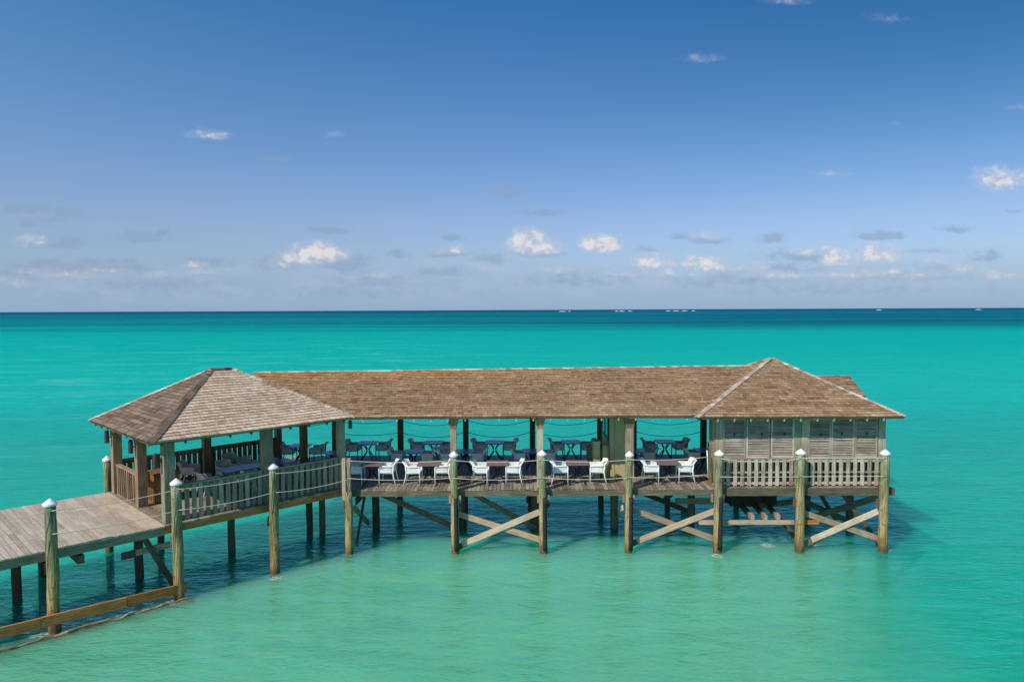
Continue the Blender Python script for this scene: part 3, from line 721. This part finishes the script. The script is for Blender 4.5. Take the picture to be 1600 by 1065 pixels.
def rafter_tails(p0, p1, inward, n, parent, mat='tail_paint', drop=.0, ln=.55, rise=.45, skip=()):
    """rafter ends showing below an eave"""
    p0, p1, inward = Vector(p0), Vector(p1), Vector(inward)
    for i in range(n):
        if i in skip: continue
        q = p0.lerp(p1, (i + .5) / n) + inward * .03
        m_ = MB(); a = q + Vector((0, 0, -.115)); b_ = a + inward * ln + Vector((0, 0, rise * ln))
        m_.beam(a, b_, .045, .12); m_.build('rafter_tail', mat, parent)

# ---- left pavilion (square to the pier)
lp = thing('pavilion', 'open timber pavilion with a pale shingled hip roof at the left end of the terrace', 'pavilion', L(3, 2.6, ZD))
a0, a1, b0, b1, zr = -.45, 6.05, -.34, 5.45, 6.30
bm_ = (b0 + b1) / 2; ra0, ra1 = a0 + 2.85, a1 - 2.95
ZS = ZE
c = dict(nl=L(a0, b0, ZS), nr=L(a1, b0, ZS), fl=L(a0, b1, ZS), fr=L(a1, b1, ZS), r0=L(ra0, bm_, zr), r1=L(ra1, bm_, zr))
mb = MB()
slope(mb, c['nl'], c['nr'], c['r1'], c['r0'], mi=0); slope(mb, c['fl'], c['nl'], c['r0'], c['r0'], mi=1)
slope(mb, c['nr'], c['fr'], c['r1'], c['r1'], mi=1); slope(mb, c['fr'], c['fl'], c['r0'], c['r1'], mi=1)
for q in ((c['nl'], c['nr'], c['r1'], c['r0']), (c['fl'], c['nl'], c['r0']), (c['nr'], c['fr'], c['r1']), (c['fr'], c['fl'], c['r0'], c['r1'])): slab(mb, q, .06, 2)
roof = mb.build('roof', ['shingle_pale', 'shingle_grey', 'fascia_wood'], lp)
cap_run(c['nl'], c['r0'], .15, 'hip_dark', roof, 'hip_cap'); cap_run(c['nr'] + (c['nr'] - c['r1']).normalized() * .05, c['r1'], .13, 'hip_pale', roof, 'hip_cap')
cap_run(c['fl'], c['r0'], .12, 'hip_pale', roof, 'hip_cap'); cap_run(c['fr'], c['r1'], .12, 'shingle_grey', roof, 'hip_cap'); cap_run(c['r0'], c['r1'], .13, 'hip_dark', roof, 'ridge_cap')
UA = (L(1, 0) - L(0, 0)); UB = (L(0, 1) - L(0, 0))
rafter_tails(c['nl'], c['nr'], UB, 10, lp, 'fascia_wood'); rafter_tails(c['fl'], c['nl'], UA, 9, lp, 'brown_wood')
def post(parent, x, y, w, z0, z1, mat, rz=0.0, name='post', base=False):
    m_ = MB(); up = (math.sin(rz), math.cos(rz), 0)
    m_.beam((x, y, z0), (x, y, z1), w, w, up=(-math.sin(rz), math.cos(rz), 0))
    if base: m_.beam((x, y, z0), (x, y, z0 + .06), w + .06, w + .06, up=(-math.sin(rz), math.cos(rz), 0))
    return m_.build(name, mat, parent)
q45 = R(45)
for (a, b_, w, mat) in ((.2, .26, .30, 'green_wood'), (.2, 2.62, .28, 'brown_wood'), (.2, 5.08, .28, 'brown_wood'), (3.2, .26, .30, 'green_wood'), (5.90, .26, .22, 'green_wood'),
                        (3.2, 5.08, .26, 'dark_wood'), (6.0, 5.08, .22, 'dark_wood'), (5.95, 2.95, .22, 'brown_wood')):
    p = L(a, b_); post(lp, p.x, p.y, w, ZD, ZE + .12, mat, q45)
mb = MB()
for b_ in (.26, 5.08): mb.beam(L(.1, b_, ZE + .10), L(6.05, b_, ZE + .10), .12, .2)
for a in (.2, 5.95): mb.beam(L(a, .3, ZE + .105), L(a, 5.0, ZE + .105), .11, .19)
mb.build('eave_beam', 'brown_wood', lp)
def railing(parent, p0, p1, z0, top, width, pitch, mat, rail_w=.14, thick=.035, out=Vector((0, 0, 0)), double=False, midrail=False, lean=0.0, back_mat=None):
    p0, p1 = Vector(p0), Vector(p1); d = (p1 - p0); Ln = d.length; d.normalize(); sd = d.cross(Vector((0, 0, 1)))
    m_ = MB(); m_.beam(p0 + Vector((0, 0, top)), p1 + Vector((0, 0, top)), rail_w, .045)
    m_.beam(p0 + Vector((0, 0, top - .09)), p1 + Vector((0, 0, top - .09)), .04, .09)
    m_.beam(p0 + Vector((0, 0, z0 + .10)), p1 + Vector((0, 0, z0 + .10)), .04, .08)
    if midrail: m_.beam(p0 + Vector((0, 0, (z0 + top) / 2)), p1 + Vector((0, 0, (z0 + top) / 2)), .04, .05)
    r_ = m_.build('railing', mat, parent)
    m_ = MB(); n = int(Ln / pitch)
    for i in range(n):
        q = p0 + d * ((i + .5) * Ln / n) + sd * (.04)
        dl = d * random.uniform(-lean, lean)
        m_.beam(q + Vector((0, 0, z0 + .015)), q + dl + Vector((0, 0, top - .03)), width, thick, up=sd)
    m_.build('balusters', mat, r_)
    if double:
        m_ = MB()
        for i in range(n + 1):
            q = p0 + d * (i * Ln / n) - sd * .06
            m_.beam(q + Vector((0, 0, z0 + .015)), q + Vector((0, 0, top - .03)), width * .55, thick, up=sd)
        m_.build('balusters', back_mat or mat, r_)
    return r_
railing(lp, L(.38, .22), L(3.02, .22), ZD, 3.18, .125, .20, 'green_wood', lean=.03)
railing(lp, L(3.38, .22), L(5.78, .22), ZD, 3.18, .125, .20, 'green_wood', lean=.02)
railing(lp, L(.2, 4.96), L(.2, 2.74), ZD, 3.10, .075, .20, 'brown_wood', .16)
railing(lp, L(.3, 5.08), L(3.05, 5.08), ZD, 3.22, .15, .185, 'dark_wood'); railing(lp, L(3.35, 5.08), L(5.9, 5.08), ZD, 3.22, .15, .185, 'dark_wood')
mb = MB(); mb.beam(L(2.45, 5.05, 3.62), L(3.15, 5.05, 4.35), .06, .1)
def lantern(parent, p, out):
    """cylinder wall lamp on a short arm"""
    m_ = MB(); q = Vector(p) + Vector(out) * .17
    m_.tube([q + Vector((0, 0, -.20)), q + Vector((0, 0, -.18)), q + Vector((0, 0, .20)), q + Vector((0, 0, .23))], [.05, .07, .07, .04], 14)
    o = m_.build('lantern', 'lamp_bronze', parent)
    m_ = MB(); m_.beam(Vector(p) + Vector(out) * .0, q, .035, .035); m_.beam(Vector(p), Vector(p) + Vector(out) * .02, .09, .14); m_.build('bracket', 'black_metal', o)
for (a, b_) in ((.09, 5.08), (.09, 2.62), (.05, .30)): lantern(lp, L(a, b_, 4.05 if b_ > .5 else 3.95), -UA)
sp = MB(); q = A(547, 663, 24.3); sp.box(q.x - .05, q.x + .05, 24.25, 24.40, q.z - .14, q.z + .14, 'z'); o = sp.build('speaker', 'black_metal'); tag(o, 'small black box speaker under the eave at the right corner of the left pavilion', 'speaker')

# ---- long gallery roof
gl = thing('gallery', 'long open gallery with a brown shingled gable roof over the dining terrace', 'gallery', (0, 27, ZD))
yf, yr, yb_ = 23.86, 27.1, 30.3
x0, x1 = -9.95, 9.25
zl, zr_ = 5.885, 6.04
kx = -4.2; zk = 5.915
mb = MB()
fe = [(x0, yf, ZE), (x1, yf, ZE)]; rd = [(x0, yr, zl - .03), (x1, yr, zr_)]
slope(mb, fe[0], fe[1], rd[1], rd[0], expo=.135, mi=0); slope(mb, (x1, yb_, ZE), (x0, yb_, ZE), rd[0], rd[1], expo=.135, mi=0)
slab(mb, (fe[0], fe[1], rd[1], rd[0]), .06, 1); slab(mb, ((x1, yb_, ZE), (x0, yb_, ZE), rd[0], rd[1]), .06, 1)
groof = mb.build('roof', ['shingle_brown', 'fascia_wood'], gl)
cap_run(rd[0], rd[1], .055, 'hip_pale', groof, 'ridge_cap', pitch=.42)
rafter_tails((-5.4, yf, ZE), (6.25, yf, ZE), (0, 1, 0), 20, gl, rise=.40)
rafter_tails((-9.6, yb_, ZE), (6.25, yb_, ZE), (0, -1, 0), 24, gl, 'fascia_wood', rise=.40)
mb = MB(); mb.beam((-5.6, 24.22, ZE + .04), (6.8, 24.22, ZE + .04), .13, .18); mb.beam((-9.4, 29.4, ZE + .23), (6.8, 29.4, ZE + .23), .13, .2); mb.build('eave_beam', 'brown_wood', gl)
for px in (708.5, 843.5, 983):
    p = A(px, 700, 24.2)
    m_ = MB(); w = .21 if px < 900 else .24
    m_.beam((p.x, 24.2, ZD), (p.x, 24.2, 4.36), w, w, up=(0, 1, 0))
    pp = m_.build('post', 'grey_wood', gl)
    m_ = MB(); m_.beam((p.x, 24.2, 4.16), (p.x, 24.2, 4.50), w + .01, w + .01, up=(0, 1, 0), w1=w + .16, h1=w + .10); m_.beam((p.x, 24.2, 4.50), (p.x, 24.2, 4.56), w + .2, w + .12, up=(0, 1, 0))
    m_.build('capital', 'brown_wood', pp)
BACKX = [-7.45] + [A(px, 690, 29.4).x for px in (626, 728, 832, 937.5, 990, 1099)]
for x in BACKX:
    m_ = MB(); m_.beam((x, 29.4, ZD), (x, 29.4, 4.2), .225, .225, up=(0, 1, 0)); m_.beam((x, 29.4, 4.2), (x, 29.4, ZE + .13), .17, .17, up=(0, 1, 0)); m_.build('post', 'dark_wood', gl)
for i in range(len(BACKX) - 1):
    if i == 4: continue
    for (zz, nm) in ((3.62, 'upper'), (3.12, 'lower')):
        nn = ['behind the left pavilion', 'behind the leftmost white chairs', 'behind the second dining bay', '', '', 'left of the shuttered room'][i]
        if i == 3: nn = 'beside the khaki cabinet'
        if i == 2: nn = 'behind the pilings of the first pale cross'
        rope((BACKX[i] + .1, 29.35, zz), (BACKX[i + 1] - .1, 29.35, zz), .20 if i else .1, .0115, 'rope_dark', '%s dark rope at the terrace back, %s' % (nm, nn), 'dark ropes along the back of the terrace')
rope(L(6.1, 5.0, 3.72), (BACKX[0] - .1, 29.35, 3.62), .12, .0115, 'rope_dark', 'dark rope from the back corner of the left pavilion to the first back post', 'dark ropes along the back of the terrace')
q0, q1 = A(652, 655, 28.6), A(697, 662, 28.6)
mb = MB()
for i in range(6):
    t0, t1 = i / 6, (i + 1) / 6
    xa, xb = q0.x + (q1.x - q0.x) * t0, q0.x + (q1.x - q0.x) * t1; ha, hb = .05 + .16 * t0, .05 + .16 * t1
    mb.beam(((xa), 28.6, ZE - .1 - ha / 2 + .1), ((xb), 28.6, ZE - .1 - hb / 2 + .1), .03, ha + .1, h1=hb + .1)
o = mb.build('canvas_blind', 'canvas_cloth'); tag(o, 'pale canvas sagging below the roof behind the second dining bay', 'blind')

# ---- shuttered room
rp = thing('shuttered_pavilion', 'weathered timber room with louvred shutters under a brown hip roof at the right end', 'pavilion', (9.8, 27, ZD))
X0, X1, Y0, Y1 = A(1089, 651, 23.5).x + .02, A(1413, 650, 23.5).x, 23.5, 30.4
ap = Vector((9.88, 26.95, 6.33)); ap2 = Vector((10.05, 27.05, 6.33))
e = [Vector((X0, Y0, ZE)), Vector((X1, Y0, ZE)), Vector((X1, Y1, ZE)), Vector((X0, Y1, ZE))]
mb = MB()
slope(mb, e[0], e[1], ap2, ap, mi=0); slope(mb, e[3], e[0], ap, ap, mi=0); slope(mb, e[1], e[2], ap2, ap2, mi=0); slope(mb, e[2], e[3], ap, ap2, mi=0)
for q in ((e[0], e[1], ap2, ap), (e[3], e[0], ap), (e[1], e[2], ap2), (e[2], e[3], ap, ap2)): slab(mb, q, .06, 1)
rroof = mb.build('roof', ['shingle_brown', 'fascia_wood'], rp)
cap_run(e[0] + (e[0] - ap).normalized() * .04, ap, .10, 'hip_pale', rroof, 'hip_cap'); cap_run(e[1] + (e[1] - ap).normalized() * .04, ap2, .08, 'hip_pale', rroof, 'hip_cap')
cap_run(e[2], ap2, .12, 'shingle_brown', rroof, 'hip_cap'); cap_run(e[3], ap, .12, 'shingle_brown', rroof, 'hip_cap')
rafter_tails((X0 + .42, Y0, ZE), (X1 - .38, Y0, ZE), (0, 1, 0), 11, rp, rise=.45)
rafter_tails((X1, Y0 + .4, ZE), (X1, Y1 - .4, ZE), (-1, 0, 0), 10, rp, 'fascia_wood')
YW = 24.16
WX = lambda px: A(px, 690, YW).x
zs0 = A(1180, 716, YW).z; zs1 = A(1180, 654, YW).z
def boards(parent, xa, xb, y, z0, z1, mat, n, name='planking'):
    m_ = MB(); w = (xb - xa) / n
    for i in range(n): m_.beam((xa + w * (i + .5), y + random.uniform(-.004, .004), z0), (xa + w * (i + .5), y, z1), w - .006, .03, up=(0, 1, 0))
    return m_.build(name, mat, parent)
boards(rp, WX(1112), WX(1129), YW, ZD + .01, ZE + .02, 'grey_wood', 3); boards(rp, WX(1372), WX(1383.5), YW, ZD + .01, ZE + .05, 'green_wood', 2)
for px, mat in ((1245, 'green_wood'), (1256, 'grey_wood')):
    m_ = MB(); m_.beam((WX(px), YW - .02, ZD + .01), (WX(px), YW - .02, ZE + .02), .225, .09, up=(0, 1, 0)); m_.build('post', mat, rp)
m_ = MB(); m_.beam((WX(1112.4), YW + .10, ZD), (WX(1112.4), YW + .10, ZE + .1), .10, .17, up=(0, 1, 0)); m_.build('post', 'brown_wood', rp)
m_ = MB(); m_.beam((WX(1112), YW + .005, zs1 + .11), (WX(1383), YW + .005, zs1 + .11), .05, .16); m_.build('header', 'green_wood', rp)
m_ = MB(); m_.beam((WX(1129), YW + .01, zs0 - .02), (WX(1372), YW + .01, zs0 - .02), .09, .06); m_.build('sill', 'grey_wood', rp)
def shutter(xa, xb, z0, z1, label=None, n=21, tl=1.0):
    m_ = MB(); y = YW - .03; fw = .055
    m_.beam((xa + fw / 2, y, z0), (xa + fw / 2, y, z1), fw, .05, up=(0, 1, 0)); m_.beam((xb - fw / 2, y, z0), (xb - fw / 2, y, z1), fw, .05, up=(0, 1, 0))
    m_.beam((xa + fw, y, z0 + .05), (xb - fw, y, z0 + .05), .048, .10); m_.beam((xa + fw, y, z1 - .03), (xb - fw, y, z1 - .03), .048, .06)
    s_ = m_.build('shutter', 'shutter_wood', rp)
    m_ = MB(); zz0, zz1 = z0 + .11, z1 - .07
    for i in range(n):
        z = zz0 + (zz1 - zz0) * (i + .5) / n
        m_.beam((xa + fw, y + .004, z), (xb - fw, y + .004, z), .062, .009, up=(0, -.62 + random.uniform(-.06, .06), .78))
    m_.build('louvres', 'shutter_wood', s_)
    m_ = MB(); xm = random.uniform(xa + .3, xb - .25); zc = (z0 + z1) / 2 + .17; m_.box(xm - .02, xm + .02, y - .06, y - .02, zc - .06, zc + .03, 'z'); m_.build('latch', 'black_metal', s_)
for (pa, pb_, dz) in ((1129, 1164.5, 0), (1165.5, 1202, -.02), (1204, 1240, 0), (1261.5, 1297.5, -.04), (1298, 1334, 0), (1334.7, 1370, 0)):
    shutter(WX(pa), WX(pb_), zs0 + .02 + dz, zs1 + .02)
m_ = MB(); m_.box(WX(1129), WX(1372), YW + .06, YW + .075, zs0 - .05, zs1 + .15, 'z', tone=.2); m_.build('lining', 'dark_wood', rp)
for (pa, pb_) in ((1131, 1240), (1262, 1373)):
    railing(rp, (WX(pa), YW - .08, 0), (WX(pb_), YW - .08, 0), ZD + .01, 3.10, .125, .235, 'shutter_wood', .10, double=True, midrail=True, back_mat='brown_wood', thick=.03)
# side and back walls (planked), open towards the terrace
m_ = MB(); n = 36
for i in range(n):
    y = YW + .05 + (29.4 - YW) * (i + .5) / n; m_.beam((WX(1383) - .02, y, ZD + .01), (WX(1383) - .02, y, ZE + .1), .03, (29.4 - YW) / n - .006, up=(0, 1, 0))
m_.build('planking', 'grey_wood', rp)
boards(rp, 8.5, WX(1383) - .04, 29.4, ZD + .01, ZE + .1, 'grey_wood', 30)

# ---- low rear wing behind the room
rw = thing('rear_wing', 'low brown shingled gable roof showing behind the shuttered room on the right', 'outbuilding', (12, 31, ZD))
g1 = A(1328, 588, 31.0); g0x = 8.5; ze2 = 4.58; xe = g1.x; mb = MB()
f0, f1 = Vector((g0x, 29.5, ze2)), Vector((xe - .05, 29.5, ze2)); r0_, r1_ = Vector((g0x, 31.0, g1.z)), Vector((xe, 31.0, g1.z)); k0, k1 = Vector((g0x, 32.6, ze2)), Vector((xe - .05, 32.6, ze2))
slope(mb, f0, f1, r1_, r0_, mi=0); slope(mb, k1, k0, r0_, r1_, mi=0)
slab(mb, (f0, f1, r1_, r0_), .06, 1); slab(mb, (k1, k0, r0_, r1_), .06, 1)
o = mb.build('roof', ['shingle_brown', 'fascia_wood'], rw)
cap_run(r0_, r1_, .09, 'shingle_brown', o, 'ridge_cap', .42)
m_ = MB(); planks(m_, lambda x: ((x, 29.66), (x, 32.3)), 9.0, 14.3, .142, ZD); m_.build('decking', 'deck_wood', rw)
m_ = MB(); m_.beam((9.0, 29.7, ZD - .15), (14.2, 29.7, ZD - .15), .06, .2); m_.beam((9.0, 32.2, ZD - .15), (14.2, 32.2, ZD - .15), .06, .2); m_.build('joists', 'under_wood', rw)
for x in (9.4, 11.6, 14.1):
    for y in (29.9, 32.1): post(rw, x, y, .15, ZD, ze2 + .15, 'grey_wood')
    if x < 14: post(rw, x + (1.6 if x > 11 else 0), 31.9, .2, -1.2, ZD - .05, 'under_wood', name='support_post')

# ------------------------------------------------------------------ low timbers in the water at the left
def side(a, b_, z): return L(a, b_, z)
wb = -.30
pE = L(.45, wb, .30); p0_ = L(-7.5, wb, .52)
m_ = MB()
cuts = [0, .34, .55, .80, 1.0]
for i in range(4):
    a_, b_ = p0_.lerp(pE, cuts[i] + .001), p0_.lerp(pE, cuts[i + 1] - .001)
    m_.beam(a_ + Vector((0, 0, random.uniform(-.008, .008))), b_, .07, .27)
o = m_.build('fender_beam', 'waler_wood'); tag(o, 'long brown timber bolted low along the pilings above the water at bottom left', 'timber')
m_ = MB(); n = 46; zz = [-.012 + .05 * (1 - i / n) + random.uniform(-.035, .03) for i in range(n + 1)]; yy = [wb - .13 + random.uniform(-.03, .03) for i in range(n + 1)]
for i in range(n):
    m_.beam(L(-7.5 + 8.1 * i / n, yy[i], zz[i]), L(-7.5 + 8.1 * (i + 1) / n, yy[i + 1], zz[i + 1]), random.uniform(.05, .13), random.uniform(.06, .10))
o = m_.build('sunken_beam', 'brown_wood'); tag(o, 'barnacled timber just breaking the water below the long brown beam', 'timber')

# ------------------------------------------------------------------ khaki cabinet group
kc = thing('cabinet', 'tall khaki painted cabinet reaching the roof behind the third white-capped piling', 'cabinet', (4.0, 26.0, ZD))
q = G(952, 746, ZD); cx0 = q.x; cy0 = q.y; cx1 = A(991, 700, cy0).x
m_ = MB(); m_.box(cx0 + .02, cx1, cy0 + .02, cy0 + 2.3, ZD, 4.95, 'z', tone=.5); m_.build('body', 'khaki_paint', kc)
m_ = MB(); xs = [cx0, A(960.5, 700, cy0).x, cx1]
for i in range(2): m_.box(xs[i] + .008, xs[i + 1] - .008, cy0 - .008, cy0 + .018, ZD + .02, 4.9, 'z')
m_.build('door_panels', 'khaki_paint', kc)
m_ = MB(); z0, z1 = 3.45, 4.55
for (ya, yb2, za, zb) in ((cy0 + .25, cy0 + .33, z0, z1), (cy0 + 1.95, cy0 + 2.03, z0, z1), (cy0 + .33, cy0 + 1.95, z0, z0 + .07), (cy0 + .33, cy0 + 1.95, z1 - .07, z1), (cy0 + 1.1, cy0 + 1.16, z0 + .07, z1 - .07)):
    m_.box(cx0 - .03, cx0 + .018, ya, yb2, za, zb, 'z')
f_ = m_.build('window_frame', 'black_metal', kc)
m_ = MB(); m_.box(cx0 - .012, cx0 + .012, cy0 + .30, cy0 + 1.98, z0 + .04, z1 - .04, 'z'); m_.build('pane', 'cabinet_glass', f_)
q = G(946, 747, ZD); kb = thing('bollard', 'round khaki bollard with a coil of tan rope beside the tall cabinet', 'bollard', q)
m_ = MB(); m_.tube([(q.x, q.y + .1, z) for z in (ZD, 3.2, 3.32, 3.38)], [.145, .145, .11, .03], 20); m_.build('column', 'khaki_paint', kb, True)
m_ = MB()
for k in range(3):
    m_.tube([(q.x + .165 * math.cos(t * math.pi / 10), q.y + .1 + .165 * math.sin(t * math.pi / 10), 2.62 + .04 * k + .02 * math.sin(t * .6 + k)) for t in range(21)], .022, 6, cap=False)
m_.build('rope_coil', 'rope_tan', kb, True)
q = G(932.5, 748, ZD); h = A(932, 685, q.y).z
b_ = thing('pedestal', 'narrow khaki pedestal left of the rope-wrapped bollard', 'pedestal', q)
m_ = MB(); m_.box(q.x - .12, q.x + .12, q.y, q.y + .5, ZD, 3.46, 'z', tone=.5); m_.build('body', 'khaki_paint', b_); m_ = MB(); m_.box(q.x - .14, q.x + .14, q.y - .02, q.y + .52, 3.46, 3.50, 'x'); m_.build('top', 'khaki_paint', b_)
q = G(923, 725, ZD)
b_ = thing('pedestal', 'low khaki pedestal set back behind the narrow one', 'pedestal', q)
m_ = MB(); m_.box(q.x - .12, q.x + .14, q.y, q.y + .5, ZD, 2.75, 'z', tone=.5); m_.build('body', 'khaki_paint', b_); m_ = MB(); m_.box(q.x - .14, q.x + .16, q.y - .02, q.y + .52, 2.75, 2.79, 'x'); m_.build('top', 'khaki_paint', b_)

# ------------------------------------------------------------------ furniture
def make_table(name, label, top_mat, loc, rz=0.0, w=.76, ln=.76, group=None):
    t = thing(name, label, 'table', loc, rz, group, local=True)
    m_ = MB(); m_.box(-w / 2, w / 2, -ln / 2, ln / 2, .715, .742, tone=.5); m_.box(-w / 2 + .02, w / 2 - .02, -ln / 2 + .02, ln / 2 - .02, .70, .7145, tone=.5)
    m_.build('tabletop', top_mat, t)
    for sx in (-1, 1):
        for sy in (-1, 1):
            m_ = MB(); m_.tube([(sx * .20, sy * .20, .70), (sx * .11, sy * .11, .60), (sx * .045, sy * .045, .47), (sx * .055, sy * .055, .36), (sx * .16, sy * .16, .18), (sx * .29, sy * .29, 0)], [.018, .022, .032, .03, .022, .018], 8)
            m_.build('leg', 'black_metal', t, True)
    return t
def make_chair(mat, leg_mat, label, loc, rz, group):
    """armchair facing +x"""
    t = thing('armchair', label, 'chair', loc, rz, group, local=True)
    m_ = MB(); n = 8
    for i in range(n):
        x = -.20 + .44 * i / n
        m_.box(x, x + .44 / n - .005, -.245, .245, .425 - .012 * math.sin(math.pi * (i + .5) / n), .455 - .012 * math.sin(math.pi * (i + .5) / n), 'y', tone=.5)
    m_.build('seat', mat, t)
    m_ = MB()
    def path(x_front, z, back):            # U-shaped woven band round the sitter
        pts = []
        for (x, y) in ((x_front, -.27), (-.02, -.27), (-.14, -.26), (-.205, -.21), (-.225, -.10), (-.23, 0), (-.225, .10), (-.205, .21), (-.14, .26), (-.02, .27), (x_front, .27)):
            k = max(0, min(1, (.05 - x) / .27)); pts.append((x - back * k, y, z))
        return pts
    for (z0, z1, bk0, bk1) in ((.448, .548, .0, .006), (.556, .648, .006, .014)):
        lo, hi = path(.22, z0, bk0), path(.22, z1, bk1)
        for i in range(len(lo) - 1):
            m_.poly([lo[i], lo[i + 1], hi[i + 1], hi[i]]); m_.poly([(p[0] + .006, p[1] * .96, p[2]) for p in (hi[i], hi[i + 1], lo[i + 1], lo[i])])
    for (z0, z1, b0_, b1_, n0, n1) in ((.655, .742, .014, .055, 1, 9), (.75, .835, .06, .13, 1, 9)):
        lo, hi = path(.22, z0, b0_), path(.22, z1, b1_)
        for i in range(n0 + 1, n1 - 1):
            m_.poly([lo[i], lo[i + 1], hi[i + 1], hi[i]]); m_.poly([(p[0] + .008, p[1], p[2]) for p in (hi[i], hi[i + 1], lo[i + 1], lo[i])])
    m_.build('backrest', mat, t, True)
    for s_ in (-1, 1):
        m_ = MB(); m_.tube([(.235, s_ * .275, .62), (.235, s_ * .275, .655), (.10, s_ * .28, .665), (-.10, s_ * .275, .66), (-.225, s_ * .235, .67), (-.275, s_ * .215, .75), (-.35, s_ * .20, .83)], [.024, .03, .03, .03, .027, .023, .022], 8)
        m_.build('armrest', mat, t, True)
        m_ = MB(); m_.tube([(.24, s_ * .265, 0), (.235, s_ * .27, .45), (.235, s_ * .275, .64)], [.017, .02, .022], 8); m_.build('leg', leg_mat, t, True)
        m_ = MB(); m_.tube([(-.315, s_ * .24, 0), (-.235, s_ * .24, .28), (-.215, s_ * .235, .48), (-.235, s_ * .235, .66)], [.017, .02, .022, .022], 8); m_.build('leg', leg_mat, t, True)
    for ch in t.children: ch.scale = (1.06, 1.06, 1.03)
    return t
wc = None; gc = None; tc_ = None
TF = 24.62
bays = [('leftmost', 581), ('second from the left', 670), ('third from the left', 777.5), ('in front of the khaki bollard', 902), ('beside the shuttered room', 1043.5)]
chair_px = [(556.5, 606.5), (647, 692), (751.5, 803), (874.5, 933), (1016, 1070)]
ft = None
for i, (nm, px) in enumerate(bays):
    p = A(px, 725, TF); loc = (p.x, TF, ZD); lb = 'mauve-brown square table in the sunlit front row, %s' % nm
    if ft is None: ft = make_table('dining_table', lb, 'mauve_top', loc, 0, group='mauve tables in the sunlit front row')
    else: dup(ft, loc, 0, lb)
    for k, cp in enumerate(chair_px[i]):
        q = A(cp, 745, TF); rz = 0 if k == 0 else math.pi
        lb = 'white armchair %s of the mauve table %s' % (('left', 'right')[k], nm)
        loc = (q.x + (.0 if k == 0 else 0), TF - .03 + random.uniform(-.04, .04), ZD); rz += random.uniform(-.10, .10)
        if wc is None: wc = make_chair('white_plastic', 'white_plastic', lb, loc, rz, 'white armchairs in the front row')
        else: dup(wc, loc, rz, lb)
mids = [('behind the two leftmost mauve tables', 646, (621, 668)), ('behind the left piling of the first cross', 725, (698, 748)), ('behind the right piling of the first cross', 832, (812, 859)),
        ('behind the khaki cabinet post', 990, (None, 1013)), ('at the shuttered room corner', 1102, (1081, None))]
backs = [('just right of the left pavilion', 575, (553, 599)), ('right of the first back post', 677.5, (652, 699)), ('above the first pale cross', 773, (750, 796)),
         ('left of the khaki cabinet', 892, (870.5, 917)), ('left of the shuttered room', 1039, (1015, 1062)), ('behind the left pavilion', 470, (451, 497))]
bt = None
for (rown, rows, YR) in (('middle row', mids, 26.75), ('back row', backs, 28.55)):
    for (nm, px, cps) in rows:
        if px == 470: YR = 28.0
        p = A(px, 700, YR); lb = 'shaded sky-tinted square table in the %s %s' % (rown, nm)
        if bt is None: bt = make_table('dining_table', lb, 'blue_sky_top', (p.x, YR, ZD), 0, group='tables in the shade with sky-tinted tops')
        else: dup(bt, (p.x, YR, ZD), 0, lb)
        for k, cp in enumerate(cps):
            if cp is None: continue
            q = A(cp, 700, YR); rz = (0 if k == 0 else math.pi) + random.uniform(-.14, .14)
            lb = 'grey armchair %s of the %s table %s' % (('left', 'right')[k], rown, nm)
            if gc is None: gc = make_chair('grey_weave', 'grey_metal', lb, (q.x, YR + random.uniform(-.05, .05), ZD), rz, 'grey armchairs in the shade of the roof')
            else: dup(gc, (q.x, YR + random.uniform(-.05, .05), ZD), rz, lb)
q = A(519, 712, 26.3); dup(bt, (q.x, 26.6, ZD), .6, 'shaded sky-tinted table just inside the right end of the left pavilion')
# left pavilion: long blue table with taupe armchairs
lt0, lt1 = 2.65, 5.2; tb = 2.5
p = L((lt0 + lt1) / 2, tb, ZD)
make_table('long_table', 'long blue table inside the left pavilion', 'blue_sky_top', p, R(45), w=lt1 - lt0, ln=.85)
seats = [(2.15, 2.3, 10, 'at the left head of the long blue table'), (3.15, 1.75, 90, 'on the near side of the long blue table, leftmost'), (3.9, 1.72, 90, 'on the near side of the long blue table, middle'),
         (4.7, 1.75, 90, 'on the near side of the long blue table, rightmost'), (3.2, 3.35, -90, 'on the far side of the long blue table, leftmost'),
         (4.0, 3.4, -90, 'on the far side of the long blue table, middle'), (4.75, 3.35, -90, 'on the far side of the long blue table, rightmost'),
         (2.3, 4.3, -35, 'by the dark back railing, turned to the room'), (3.9, 4.45, -80, 'against the dark back railing behind the table')]
for (a, b_, dg, nm) in seats:
    lb = 'taupe armchair %s' % nm; loc = L(a, b_, ZD); rz = R(45 + dg + random.uniform(-7, 7))
    if tc_ is None: tc_ = make_chair('taupe_weave', 'taupe_weave', lb, loc, rz, 'taupe armchairs in the left pavilion')
    else: dup(tc_, loc, rz, lb)
# wooden service cabinet at the entrance
q = G(243, 782, ZD); sc = thing('service_cabinet', 'orange-brown wooden waiter station with raised side board at the entrance of the left pavilion', 'cabinet', L(.98, 3.02, ZD), q45, local=True)
m_ = MB(); m_.box(-.36, .36, -.42, .50, .02, .84, 'z', tone=.4); m_.build('body', 'cabinet_wood', sc)
m_ = MB(); m_.box(-.38, .38, -.44, .52, .90, .93, 'x', tone=.1); m_.box(-.36, .36, -.42, .50, .842, .898, 'x', tone=.1); m_.build('top', 'dark_wood', sc)
m_ = MB(); m_.box(-.46, -.385, .12, .54, .62, .98, 'y', tone=.8); m_.build('side_board', 'cabinet_wood', sc)

if __name__ == '__main__':
    pass
